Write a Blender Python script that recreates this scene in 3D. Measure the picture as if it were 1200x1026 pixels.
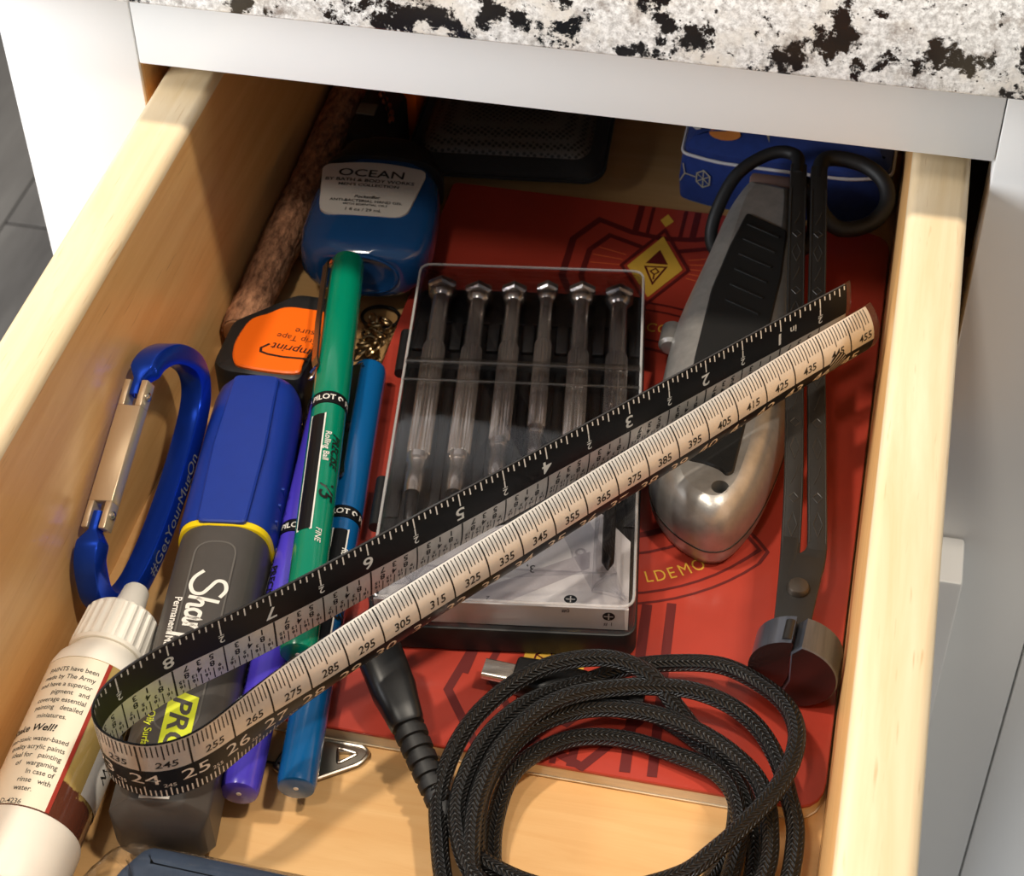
import bpy, bmesh, math, random
import numpy as np
from mathutils import Vector, Matrix
random.seed(7)
rng = np.random.default_rng(5)
for _o in list(bpy.data.objects):
    bpy.data.objects.remove(_o)
S = bpy.context.scene
COL = S.collection
MM = 0.001
PI = math.pi


def lin(r, g, b):
    f = lambda c: (c / 255 / 12.92) if c <= 10.3 else ((c / 255 + 0.055) / 1.055) ** 2.4
    return (f(r), f(g), f(b), 1.0)


# ------------------------------------------------------------------ camera (all lengths below are millimetres: x right, y into the cabinet, z up from the drawer bottom)
cam_d = bpy.data.cameras.new('camera')
cam = bpy.data.objects.new('camera', cam_d)
COL.objects.link(cam)
right = Vector((0.97678389, 0.21383852, -0.01289655))
down = Vector((0.14133126, -0.68848235, -0.71134909))
fwd = Vector((-0.16099289, 0.69301165, -0.70272053))
cm = Matrix((right, -down, -fwd)).transposed().to_4x4()
cm.translation = Vector((186, -190, 388)) * MM
cam.matrix_world = cm
cam_d.sensor_width = 36
cam_d.lens = 2190.945 * 36 / 1200
cam_d.clip_start = 0.02
cam_d.clip_end = 20
cam_d.dof.use_dof = True
cam_d.dof.focus_distance = 0.475
cam_d.dof.aperture_fstop = 42
S.camera = cam

# ------------------------------------------------------------------ light and exposure
W = bpy.data.worlds.new('world')
S.world = W
W.use_nodes = True
W.node_tree.nodes['Background'].inputs[0].default_value = (0.88, 0.94, 1.0, 1)
W.node_tree.nodes['Background'].inputs[1].default_value = 0.28


def area(name, loc, target, size, power, color):
    d = bpy.data.lights.new(name, 'AREA')
    d.shape = 'DISK'
    d.size = size
    d.energy = power
    d.color = color
    o = bpy.data.objects.new(name, d)
    COL.objects.link(o)
    o.location = Vector(loc) * MM
    v = (Vector(target) - Vector(loc)).normalized()
    o.rotation_euler = v.to_track_quat('-Z', 'Y').to_euler()
    return o


area('ceiling_lamp', (-450, 20, 1500), (100, 150, 0), 0.11, 15.5, (1.0, 0.89, 0.74))
area('ceiling_lamp', (750, 10, 1600), (100, 150, 0), 0.11, 15.5, (1.0, 0.89, 0.74))
area('ceiling_lamp', (-100, -600, 1600), (100, 150, 0), 0.16, 7.5, (1.0, 0.91, 0.78))
area('window_light', (-600, -200, 335), (30, 230, 60), 0.4, 10, (0.96, 0.98, 1.0))
S.view_settings.view_transform = 'Standard'
S.view_settings.look = 'None'
S.view_settings.gamma = 1
S.view_settings.exposure = -0.12
S.view_settings.use_curve_mapping = False
S.cycles.max_bounces = 8
S.cycles.transparent_max_bounces = 24
S.cycles.caustics_reflective = False
S.cycles.caustics_refractive = False


# ------------------------------------------------------------------ object helpers
def thing(name, label, cat, loc=(0, 0, 0), group=None):
    o = bpy.data.objects.new(name, None)
    COL.objects.link(o)
    o.empty_display_size = 0.01
    o.location = Vector(loc) * MM
    o['label'] = label
    o['category'] = cat
    if group:
        o['group'] = group
    return o


def root_loc(p):
    l = Vector((0, 0, 0))
    while p is not None:
        l = l + p.location
        p = p.parent
    return l


def part(name, geo, mat, parent=None, smooth=35, label=None, uv=None, kind=None, mats=None, midx=None):
    V, F = geo
    me = bpy.data.meshes.new(name)
    off = root_loc(parent)
    me.from_pydata([tuple(Vector(v) * MM - off) for v in V], [], F)
    for m in (mats or [mat]):
        me.materials.append(m)
    if midx is not None:
        me.polygons.foreach_set('material_index', midx)
    if uv is not None:
        l = me.uv_layers.new(name='UVMap')
        vi = np.zeros(len(me.loops), dtype=np.int32)
        me.loops.foreach_get('vertex_index', vi)
        l.data.foreach_set('uv', np.asarray(uv, dtype=np.float32)[vi].ravel())
    me.update()
    if smooth:
        me.polygons.foreach_set('use_smooth', [True] * len(me.polygons))
        me.set_sharp_from_angle(angle=math.radians(smooth))
    o = bpy.data.objects.new(name, me)
    COL.objects.link(o)
    if parent is not None:
        o.parent = parent
    if label:
        o['label'] = label
    if kind or name in ('lettering', 'cover_lettering', 'card_print'):
        o['kind'] = kind or 'stuff'
    return o


def cat(*gs):
    V, F = [], []
    for v, f in gs:
        n = len(V)
        V += [tuple(p) for p in v]
        F += [tuple(i + n for i in q) for q in f]
    return V, F


def xf(geo, M):
    return [tuple(M @ Vector(v)) for v in geo[0]], geo[1]


def mv(geo, x=0, y=0, z=0):
    return [(a + x, b + y, c + z) for a, b, c in geo[0]], geo[1]


def frame(o, d, up=(0, 0, 1)):
    """local y runs along d, local z towards up"""
    y = Vector(d).normalized()
    x = y.cross(Vector(up)).normalized()
    z = x.cross(y)
    M = Matrix((x, y, z)).transposed().to_4x4()
    M.translation = Vector(o)
    return M


def box(x0, x1, y0, y1, z0, z1, bev=0.0, seg=2):
    bm = bmesh.new()
    bmesh.ops.create_cube(bm, size=1)
    for v in bm.verts:
        v.co = Vector(((x0 + x1) / 2 + v.co.x * (x1 - x0), (y0 + y1) / 2 + v.co.y * (y1 - y0), (z0 + z1) / 2 + v.co.z * (z1 - z0)))
    if bev:
        bmesh.ops.bevel(bm, geom=list(bm.edges), offset=bev, segments=seg, profile=0.5, affect='EDGES')
    V = [tuple(v.co) for v in bm.verts]
    bm.verts.index_update()
    F = [tuple(v.index for v in f.verts) for f in bm.faces]
    bm.free()
    return V, F


def loft(rings, cap=True, closed=True):
    n = len(rings[0])
    V = [tuple(p) for r in rings for p in r]
    F = []
    for i in range(len(rings) - 1):
        for j in range(n if closed else n - 1):
            k = (j + 1) % n
            F.append((i * n + j, i * n + k, (i + 1) * n + k, (i + 1) * n + j))
    if cap:
        F.append(tuple(range(n))[::-1])
        F.append(tuple((len(rings) - 1) * n + j for j in range(n)))
    return V, F


def lathe(prof, n=28, mod=None):
    """turned about local y; prof = [(y, r)...]; mod(angle, y) scales the radius"""
    rings = []
    for y, r in prof:
        rr = []
        for j in range(n):
            a = 2 * PI * j / n
            k = r * (mod(j, y) if mod else 1)
            rr.append((k * math.sin(a), y, k * math.cos(a)))
        rings.append(rr)
    return loft(rings)


def ell(w, h, p=2.5, n=36):
    out = []
    for j in range(n):
        a = 2 * PI * j / n
        c, s = math.cos(a), math.sin(a)
        out.append((w * math.copysign(abs(c) ** (2 / p), c), h * math.copysign(abs(s) ** (2 / p), s)))
    return out


def inset(poly, d):
    n = len(poly)
    out = []
    for i in range(n):
        a, b, c = Vector(poly[i - 1]), Vector(poly[i]), Vector(poly[(i + 1) % n])
        e1, e2 = (b - a).normalized(), (c - b).normalized()
        n1, n2 = Vector((-e1.y, e1.x)), Vector((-e2.y, e2.x))
        m = (n1 + n2)
        m = m / max(0.35, m.dot(n1)) if m.length > 1e-6 else n1
        out.append((b.x + m.x * d, b.y + m.y * d))
    return out


def rpoly(poly, r, seg=5):
    """counter-clockwise polygon with rounded corners"""
    out = []
    n = len(poly)
    for i in range(n):
        a, b, c = Vector(poly[i - 1]), Vector(poly[i]), Vector(poly[(i + 1) % n])
        rr = r[i] if isinstance(r, (list, tuple)) else r
        d1, d2 = (a - b), (c - b)
        t = min(rr, d1.length * 0.49, d2.length * 0.49)
        p, q = b + d1.normalized() * t, b + d2.normalized() * t
        for k in range(seg + 1):
            u = k / seg
            v = p * (1 - u) ** 2 + b * 2 * u * (1 - u) + q * u * u
            out.append((v.x, v.y))
    return out


def stack(poly, levels):
    """polygon lofted through (z, inset) levels"""
    return loft([[(x, y, z) for x, y in inset(poly, d)] for z, d in levels])


def prism(poly, z0, z1, bev=0.0):
    if bev:
        return stack(poly, [(z0, bev), (z0 + bev, 0), (z1 - bev, 0), (z1 - bev * 0.3, bev * 0.3), (z1, bev)])
    return loft([[(x, y, z0) for x, y in poly], [(x, y, z1) for x, y in poly]])


def spline(pts, n, closed=False):
    P = [Vector(p) for p in pts]
    m = len(P)
    out = []
    segs = m if closed else m - 1
    for i in range(segs):
        if closed:
            a, b, c, d = P[i - 1], P[i], P[(i + 1) % m], P[(i + 2) % m]
        else:
            a, b, c, d = P[max(i - 1, 0)], P[i], P[i + 1], P[min(i + 2, m - 1)]
        t0, t1, t2, t3 = 0, (b - a).length ** .5, 0, 0
        for k in range(n):
            t = k / n
            out.append(0.5 * ((2 * b) + (c - a) * t + (2 * a - 5 * b + 4 * c - d) * t * t + (3 * b - a - 3 * c + d) * t ** 3))
    if not closed:
        out.append(P[-1])
    return out


def sweep(path, sec, closed=False, up=(0, 0, 1), cap=True, uvs=False, fixed=False):
    """section (list of (a,b)) carried along path; a = side, b = up"""
    P = [Vector(p) for p in path]
    n = len(P)
    rings, L, uv = [], 0.0, []
    u0 = Vector(up)
    for i in range(n):
        if closed:
            t = P[(i + 1) % n] - P[i - 1]
        else:
            t = P[min(i + 1, n - 1)] - P[max(i - 1, 0)]
        t.normalize()
        side = t.cross(u0)
        if side.length < 1e-4:
            side = t.cross(Vector((1, 0, 0)))
        side.normalize()
        b = side.cross(t)
        if not fixed:
            u0 = b
        if i:
            L += (P[i] - P[i - 1]).length
        rings.append([P[i] + side * x + b * y for x, y in sec])
        for j in range(len(sec)):
            uv.append((j / (len(sec) - 1), L))
    if closed:
        rings.append(rings[0])
    g = loft(rings, cap=cap and not closed, closed=not uvs)
    return (g, uv) if uvs else g


def circ(r, n=12, rep=False):
    return [(r * math.cos(2 * PI * j / n), r * math.sin(2 * PI * j / n)) for j in range(n + (1 if rep else 0))]


def tube(path, r, n=12, closed=False):
    return sweep(path, circ(r, n), closed)


def stroke(pts, w, z=0.0, closed=False):
    """flat ribbon along a 2-D polyline"""
    P = [Vector(p) for p in pts]
    n = len(P)
    V, F = [], []
    for i in range(n):
        if closed:
            a, b = P[i - 1], P[(i + 1) % n]
        else:
            a, b = P[max(i - 1, 0)], P[min(i + 1, n - 1)]
        e1 = (P[i] - a).normalized() if (P[i] - a).length > 1e-9 else (b - P[i]).normalized()
        e2 = (b - P[i]).normalized() if (b - P[i]).length > 1e-9 else e1
        m = Vector((-(e1.y + e2.y), e1.x + e2.x))
        m.normalize()
        k = 1 / max(0.4, m.dot(Vector((-e1.y, e1.x))))
        for s in (-1, 1):
            q = P[i] + m * (s * w / 2 * k)
            V.append((q.x, q.y, z))
    for i in range(n if closed else n - 1):
        j = (i + 1) % n
        F.append((2 * i, 2 * j, 2 * j + 1, 2 * i + 1))
    return V, F


def flat(poly, z=0.0):
    return [(x, y, z) for x, y in poly], [tuple(range(len(poly)))]


_tc = {}


def text(s, h, x=0.0, y=0.0, align='c', bold=0.0, shear=0.0, wide=1.0, rot=0.0):
    """flat lettering; h = capital height, (x, y) = middle (or left end) of the word"""
    key = (s, bold, shear)
    if key not in _tc:
        cu = bpy.data.curves.new('t', 'FONT')
        cu.body = s
        cu.resolution_u = 3
        cu.offset = bold
        cu.shear = shear
        ob = bpy.data.objects.new('t', cu)
        me = ob.to_mesh()
        V = [(v.co.x, v.co.y) for v in me.vertices]
        F = [tuple(p.vertices) for p in me.polygons]
        ob.to_mesh_clear()
        bpy.data.objects.remove(ob)
        bpy.data.curves.remove(cu)
        _tc[key] = (V, F)
    V, F = _tc[key]
    k = h / 0.70
    if not V:
        return [], []
    x0, x1 = min(v[0] for v in V), max(v[0] for v in V)
    cx = {'c': (x0 + x1) / 2, 'l': x0, 'r': x1}[align]
    c, sn = math.cos(rot), math.sin(rot)
    out = []
    for a, b in V:
        p, q = (a - cx) * k * wide, (b - 0.35) * k
        out.append((x + p * c - q * sn, y + p * sn + q * c, 0.0))
    return out, F


def wrap(geo, fn):
    return [tuple(fn(*v)) for v in geo[0]], geo[1]


# ------------------------------------------------------------------ materials
def mat(name, rgb, rough=0.5, metal=0.0, var=0.0, vscale=0.2, bump=0.0, bscale=1.0, stretch=(1, 1, 1), coat=0.0, spec=0.5, trans=0.0, rgb2=None, detail=4.0, ior=1.45, alpha=1.0, sheen=0.0):
    """procedural principled material; scales are in features per millimetre"""
    m = bpy.data.materials.new(name)
    m.use_nodes = True
    nt = m.node_tree
    b = nt.nodes['Principled BSDF']
    c = lin(*rgb)
    b.inputs['Base Color'].default_value = c
    b.inputs['Roughness'].default_value = rough
    b.inputs['Metallic'].default_value = metal
    b.inputs['Coat Weight'].default_value = coat
    b.inputs['Coat Roughness'].default_value = 0.08
    b.inputs['Specular IOR Level'].default_value = spec
    b.inputs['Transmission Weight'].default_value = trans
    b.inputs['IOR'].default_value = ior
    b.inputs['Alpha'].default_value = alpha
    b.inputs['Sheen Weight'].default_value = sheen
    if var or bump or rgb2:
        tc = nt.nodes.new('ShaderNodeTexCoord')
        mp = nt.nodes.new('ShaderNodeMapping')
        mp.inputs['Scale'].default_value = [1000 * s for s in stretch]
        nt.links.new(tc.outputs['Object'], mp.inputs[0])
        if var or rgb2:
            nz = nt.nodes.new('ShaderNodeTexNoise')
            nz.inputs['Scale'].default_value = vscale
            nz.inputs['Detail'].default_value = detail
            nz.inputs['Roughness'].default_value = 0.6
            nt.links.new(mp.outputs[0], nz.inputs['Vector'])
            rp = nt.nodes.new('ShaderNodeValToRGB')
            rp.color_ramp.elements[0].position = 0.32
            rp.color_ramp.elements[1].position = 0.68
            c2 = lin(*rgb2) if rgb2 else tuple(min(1, x * (1 + var)) for x in c[:3]) + (1,)
            rp.color_ramp.elements[0].color = c if rgb2 else tuple(x * (1 - var) for x in c[:3]) + (1,)
            rp.color_ramp.elements[1].color = c2
            nt.links.new(nz.outputs['Fac'], rp.inputs[0])
            nt.links.new(rp.outputs[0], b.inputs['Base Color'])
        if bump:
            nb = nt.nodes.new('ShaderNodeTexNoise')
            nb.inputs['Scale'].default_value = bscale
            nb.inputs['Detail'].default_value = 3
            nt.links.new(mp.outputs[0], nb.inputs['Vector'])
            bp = nt.nodes.new('ShaderNodeBump')
            bp.inputs['Strength'].default_value = 1.0
            bp.inputs['Distance'].default_value = bump * MM
            nt.links.new(nb.outputs['Fac'], bp.inputs['Height'])
            nt.links.new(bp.outputs[0], b.inputs['Normal'])
    return m


def clear(name, tint=(252, 252, 252), refl=1.0, rough=0.05):
    """thin clear plastic: light passes straight through, the surface still reflects"""
    m = bpy.data.materials.new(name)
    m.use_nodes = True
    nt = m.node_tree
    nt.nodes.remove(nt.nodes['Principled BSDF'])
    out = nt.nodes['Material Output']
    t = nt.nodes.new('ShaderNodeBsdfTransparent')
    t.inputs[0].default_value = lin(*tint)
    g = nt.nodes.new('ShaderNodeBsdfGlossy')
    g.inputs['Roughness'].default_value = rough
    lw = nt.nodes.new('ShaderNodeLayerWeight')
    lw.inputs[0].default_value = 0.5
    pw = nt.nodes.new('ShaderNodeMath')
    pw.operation = 'POWER'
    pw.inputs[1].default_value = 4.0
    mu = nt.nodes.new('ShaderNodeMath')
    mu.operation = 'MULTIPLY_ADD'
    mu.inputs[1].default_value = 0.8
    mu.inputs[2].default_value = 0.045 * refl
    nt.links.new(lw.outputs['Facing'], pw.inputs[0])
    mx = nt.nodes.new('ShaderNodeMixShader')
    nt.links.new(pw.outputs[0], mu.inputs[0])
    nt.links.new(mu.outputs[0], mx.inputs[0])
    nt.links.new(t.outputs[0], mx.inputs[1])
    nt.links.new(g.outputs[0], mx.inputs[2])
    nt.links.new(mx.outputs[0], out.inputs[0])
    return m


def node(nt, typ, **kw):
    n = nt.nodes.new(typ)
    for k, v in kw.items():
        if k.startswith('i_'):
            n.inputs[int(k[2:])].default_value = v
        else:
            setattr(n, k, v)
    return n


def wood(name, c1, c2, fleck, rough=0.45, axis='y', dens=1.0):
    m = bpy.data.materials.new(name)
    m.use_nodes = True
    nt = m.node_tree
    b = nt.nodes['Principled BSDF']
    b.inputs['Roughness'].default_value = rough
    b.inputs['Coat Weight'].default_value = 0.4
    b.inputs['Coat Roughness'].default_value = 0.25
    tc = nt.nodes.new('ShaderNodeTexCoord')
    sc = {'y': (1000, 70, 1000), 'x': (70, 1000, 1000)}[axis]
    mp = node(nt, 'ShaderNodeMapping')
    mp.inputs['Scale'].default_value = sc
    nt.links.new(tc.outputs['Object'], mp.inputs[0])
    n1 = node(nt, 'ShaderNodeTexNoise')
    n1.inputs['Scale'].default_value = 0.16
    n1.inputs['Detail'].default_value = 6
    n1.inputs['Roughness'].default_value = 0.65
    n1.inputs['Distortion'].default_value = 0.6
    n2 = node(nt, 'ShaderNodeTexNoise')
    n2.inputs['Scale'].default_value = 0.9
    n2.inputs['Detail'].default_value = 2
    for n in (n1, n2):
        nt.links.new(mp.outputs[0], n.inputs['Vector'])
    r1 = node(nt, 'ShaderNodeValToRGB')
    r1.color_ramp.elements[0].position = 0.3
    r1.color_ramp.elements[1].position = 0.72
    r1.color_ramp.elements[0].color = lin(*c2)
    r1.color_ramp.elements[1].color = lin(*c1)
    nt.links.new(n1.outputs['Fac'], r1.inputs[0])
    r2 = node(nt, 'ShaderNodeValToRGB')
    r2.color_ramp.elements[0].position = 0.66
    r2.color_ramp.elements[1].position = 0.80
    r2.color_ramp.elements[0].color = (0, 0, 0, 1)
    r2.color_ramp.elements[1].color = (dens, dens, dens, 1)
    nt.links.new(n2.outputs['Fac'], r2.inputs[0])
    mx = node(nt, 'ShaderNodeMix', data_type='RGBA')
    nt.links.new(r2.outputs[0], mx.inputs[0])
    nt.links.new(r1.outputs[0], mx.inputs[6])
    mx.inputs[7].default_value = lin(*fleck)
    nt.links.new(mx.outputs[2], b.inputs['Base Color'])
    bp = node(nt, 'ShaderNodeBump')
    bp.inputs['Distance'].default_value = 0.00012
    nt.links.new(n1.outputs['Fac'], bp.inputs['Height'])
    nt.links.new(bp.outputs[0], b.inputs['Normal'])
    return m


def granite():
    m = bpy.data.materials.new('granite')
    m.use_nodes = True
    nt = m.node_tree
    b = nt.nodes['Principled BSDF']
    b.inputs['Roughness'].default_value = 0.22
    tc = node(nt, 'ShaderNodeTexCoord')
    mp = node(nt, 'ShaderNodeMapping')
    mp.inputs['Scale'].default_value = (1000, 1000, 1000)
    nt.links.new(tc.outputs['Object'], mp.inputs[0])

    def noise(s, d, r, dist=0.0):
        n = node(nt, 'ShaderNodeTexNoise')
        n.inputs['Scale'].default_value = s
        n.inputs['Detail'].default_value = d
        n.inputs['Roughness'].default_value = r
        n.inputs['Distortion'].default_value = dist
        nt.links.new(mp.outputs[0], n.inputs['Vector'])
        return n

    def ramp(src, a, c, ca=(0, 0, 0, 1), cb=(1, 1, 1, 1)):
        r = node(nt, 'ShaderNodeValToRGB')
        r.color_ramp.elements[0].position = a
        r.color_ramp.elements[1].position = c
        r.color_ramp.elements[0].color = ca
        r.color_ramp.elements[1].color = cb
        nt.links.new(src, r.inputs[0])
        return r

    def mix(f, a, c):
        x = node(nt, 'ShaderNodeMix', data_type='RGBA')
        for i, v in ((0, f), (6, a), (7, c)):
            if isinstance(v, tuple):
                x.inputs[i].default_value = v
            else:
                nt.links.new(v, x.inputs[i])
        return x.outputs[2]
    fine = noise(0.55, 5, 0.7)
    base = ramp(fine.outputs['Fac'], 0.34, 0.60, lin(172, 168, 163), lin(250, 248, 244)).outputs[0]
    gold = ramp(noise(0.07, 4, 0.6).outputs['Fac'], 0.5, 0.66)
    base = mix(gold.outputs[0], base, lin(226, 219, 208))
    gv = ramp(noise(0.10, 8, 0.72, 0.2).outputs['Fac'], 0.53, 0.64)
    base = mix(gv.outputs[0], base, lin(150, 140, 132))
    vo = node(nt, 'ShaderNodeTexVoronoi')
    vo.inputs['Scale'].default_value = 0.42
    nt.links.new(mp.outputs[0], vo.inputs['Vector'])
    sp = ramp(vo.outputs['Distance'], 0.09, 0.15, (1, 1, 1, 1), (0, 0, 0, 1))
    gate = ramp(noise(0.09, 3, 0.6).outputs['Fac'], 0.5, 0.56)
    mu = node(nt, 'ShaderNodeMath', operation='MULTIPLY')
    nt.links.new(sp.outputs[0], mu.inputs[0])
    nt.links.new(gate.outputs[0], mu.inputs[1])
    base = mix(mu.outputs[0], base, lin(40, 38, 38))
    big = noise(0.072, 9, 0.70, 0.15)
    bk = ramp(big.outputs['Fac'], 0.535, 0.565)
    base = mix(bk.outputs[0], base, lin(24, 24, 26))
    nt.links.new(base, b.inputs['Base Color'])
    return m


M_side = wood('drawer_wood', (234, 186, 122), (218, 162, 98), (164, 106, 58), 0.42, 'y', 0.55)
M_band = wood('edge_band_wood', (226, 206, 172), (212, 186, 144), (182, 142, 96), 0.42, 'y', 0.75)
M_bottom = wood('drawer_bottom_wood', (220, 178, 122), (208, 160, 102), (196, 146, 90), 0.4, 'x', 0.25)
M_raw = wood('raw_edge_wood', (205, 165, 112), (190, 146, 94), (150, 104, 60), 0.6, 'y', 0.4)
M_paint = mat('cabinet_paint', (238, 238, 236), 0.38, var=0.01, vscale=0.02, bump=0.02, bscale=0.6)
M_inside = mat('cabinet_inside', (96, 76, 56), 0.7, var=0.08, vscale=0.05)
M_granite = granite()
M_floor = mat('floor_vinyl', (112, 108, 106), 0.5, rgb2=(160, 156, 152), vscale=0.012, stretch=(1, 0.16, 1), bump=0.05, bscale=0.05, detail=7)
M_gap = mat('floor_gap', (60, 57, 55), 0.8)

# ------------------------------------------------------------------ the setting: floor
FZ = -760
fl = part('floor', box(-2600, 2600, -2200, 2650, FZ - 30, FZ - 2), M_gap)
fl['kind'] = 'structure'
fl['label'] = 'grey wood-look plank floor far below the cabinet'
pk = {}
i = 0
for a in range(-6, 3):
    for b in range(-1, 4):
        ang = 0.0
        x0, y0 = a * 182, b * 1220 - 1300 + (a % 3) * 410
        if y0 > 1400:
            continue
        key = 0
        g = box(-90, 90, 0, 1217, -2, 0, 0.8, 1)
        if 'm' not in pk:
            o = part('plank', mv(g, 0, 0, 0), M_floor, fl)
            pk['m'] = o.data
        else:
            o = bpy.data.objects.new('plank', pk['m'])
            COL.objects.link(o)
            o.parent = fl
        o.location = Vector((x0, y0, FZ)) * MM

wl = part('wall_back', box(-2600, 2600, 2660, 2720, FZ - 30, 1640), mat('wall_paint', (214, 212, 206), 0.8, var=0.01, vscale=0.01, bump=0.03, bscale=0.3))
wl['kind'] = 'structure'

# ------------------------------------------------------------------ cabinet
YF = 234.0
cab = thing('cabinet', 'white painted base cabinet with face frame around the open drawer', 'cabinet', (100, 500, FZ + 2))
part('stile', box(-62.5, -20.8, YF, YF + 19, FZ + 90, 124, 0.5), M_paint, cab)
part('stile', box(221.2, 262.6, YF, YF + 19, FZ + 90, 124, 0.5), M_paint, cab)
part('rail', box(-20.5, 220.9, YF, YF + 19, 88, 124, 0.5), M_paint, cab)
part('rail', box(-20.5, 220.9, YF, YF + 19, -72, -36, 0.5), M_paint, cab)
part('raw_edge', box(-20.7, -20.1, YF + 1.2, YF + 18, -36, 87.8), M_raw, cab, label='bare wood edge inside the drawer opening')
part('side_panel', box(-62.5, -47, YF + 19.2, 800, FZ + 5, 123.6), M_paint, cab)
part('side_panel', box(247, 262.4, YF + 19.2, 800, FZ + 5, 123.6), M_inside, cab)
part('back_panel', box(-46.8, 246.8, 788, 800, FZ + 5, 123.6), M_inside, cab)
part('drawer_slide', box(-46.8, -19, YF + 19.4, 780, 4, 40, 0.6), M_raw, cab)
part('drawer_slide', box(219.5, 246.6, YF + 19.4, 780, 4, 40, 0.6), M_inside, cab)
part('drawer_front', box(-36, 236, YF - 20.5, YF - 0.6, -380, -57, 1.2), M_paint, cab, label='closed drawer front below the open drawer')
part('drawer_front', box(-36, 236, YF - 20.5, YF - 0.6, -700, -386, 1.2), M_paint, cab)
part('toe_kick', box(-62, 262, YF + 60, YF + 72, FZ + 3, FZ + 90), M_inside, cab)
nb = thing('cabinet', 'neighbouring white cabinet frame beyond the thin seam at the right', 'cabinet', (350, 500, FZ + 2))
part('stile', box(263.4, 306, YF, YF + 19, FZ + 90, 124, 0.5), M_paint, nb)
part('side_panel', box(263.4, 278, YF + 19.2, 800, FZ + 5, 123.6), M_paint, nb)
part('door_panel', box(306.4, 700, YF - 20, YF + 19, FZ + 90, 124, 1.0), M_paint, nb)
ct = thing('countertop', 'white granite countertop slab with black and grey blotches', 'countertop', (100, 500, 124))
part('slab', box(-95, 760, 209, 830, 124.2, 154.2, 1.2, 3), M_granite, ct)

# ------------------------------------------------------------------ drawer
dr = thing('drawer', 'open pale maple drawer holding the loose tools and pens', 'drawer', (100, 200, -8))


def drawer_side(x0, x1):
    r = 2.6
    h = 82
    sec = [(x0, -8), (x1, -8), (x1, h - r)] + [(x1 - r + r * math.cos(a), h - r + r * math.sin(a)) for a in (0.3, 0.7, 1.1, 1.4)] + [(x0 + r + r * math.cos(a), h - r + r * math.sin(a)) for a in (1.75, 2.05, 2.45, 2.85)] + [(x0, h - r)]
    ys = [-30, 60, 160, 260, 500, 700]
    return loft([[(x, y, z) for x, z in sec] for y in ys])


part('side_panel', drawer_side(-16.2, 0), M_side, dr, smooth=50)
part('side_panel', drawer_side(200, 215.6), M_side, dr, smooth=50)


def edge_band(x0, x1):
    r, h, o = 2.4, 82, 0.12
    sec = [(x0 - o, h - r)] + [(x0 + r - (r + o) * math.cos(a), h - r + (r + o) * math.sin(a)) for a in (0.35, .75, 1.15, PI / 2)] + [(x1 - r + (r + o) * math.sin(a), h - r + (r + o) * math.cos(a)) for a in (0, .4, .8, 1.2)] + [(x1 + o, h - r)]
    inn = [(x1 - 1, h - r), (x0 + 1, h - r)]
    return loft([[(x, y, z) for x, z in sec + inn] for y in (-29.9, 100, 300, 699.8)])


part('edge_band', edge_band(-16.2, 0), M_band, dr, smooth=50, label='pale top edge of the drawer side')
part('edge_band', edge_band(200, 215.6), M_band, dr, smooth=50, label='pale top edge of the drawer side')
part('bottom_panel', box(0.05, 199.95, -30, 688, -6, 0), M_bottom, dr)
part('back_panel', box(0.1, 199.9, 688, 700, -6, 76, 0.8), M_side, dr)
part('front_box_panel', box(-16.2, 215.6, -43, -30.1, -8, 82, 1.2), M_side, dr)
fp = part('drawer_front', box(-36, 236, -63, -43.2, -34, 96, 1.2), M_paint, dr, label='white painted drawer front')
part('handle', cat(tube(spline([(60, -63, 30), (60, -92, 30), (72, -95, 30), (128, -95, 30), (140, -92, 30), (140, -63, 30)], 6), 5, 12)), mat('handle_steel', (150, 150, 150), 0.3, 1.0), fp)

# ------------------------------------------------------------------ book
M_red = mat('book_red', (164, 56, 42), 0.36, var=0.07, vscale=0.05, bump=0.01, bscale=1.2, coat=0.2)
M_maroon = mat('book_maroon', (92, 26, 24), 0.45)
M_paper = mat('book_pages', (226, 208, 178), 0.8, var=0.08, vscale=0.6, stretch=(0.1, 0.1, 6))
M_gold = mat('book_gold', (214, 168, 62), 0.5, var=0.05, vscale=0.1)
M_tan = mat('book_tan_line', (206, 92, 52), 0.5)
bk = thing('book', 'thin red paperback with maroon line art on the drawer bottom', 'book', (126, 190, 0))
ol = rpoly([(52.8, 76.5), (199.4, 76.5), (199.4, 303), (52.8, 303)], [2, 9, 9, 2])
part('page_block', stack(inset(ol, 0.4), [(0.9, 0), (4.9, 0)]), M_paper, bk)
part('back_cover', stack(ol, [(0.1, 0.2), (0.8, 0)]), M_paper, bk)
part('cover', stack(ol, [(5.0, 0), (5.7, 0), (6.0, 0.25)]), M_red, bk)
ZB = 6.06
BX, BY = 126.8, 190.0


def arc(r, a0, a1, n=18):
    return [(BX + r * math.cos(math.radians(a0 + (a1 - a0) * k / n)), BY + r * math.sin(math.radians(a0 + (a1 - a0) * k / n))) for k in range(n + 1)]


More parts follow.
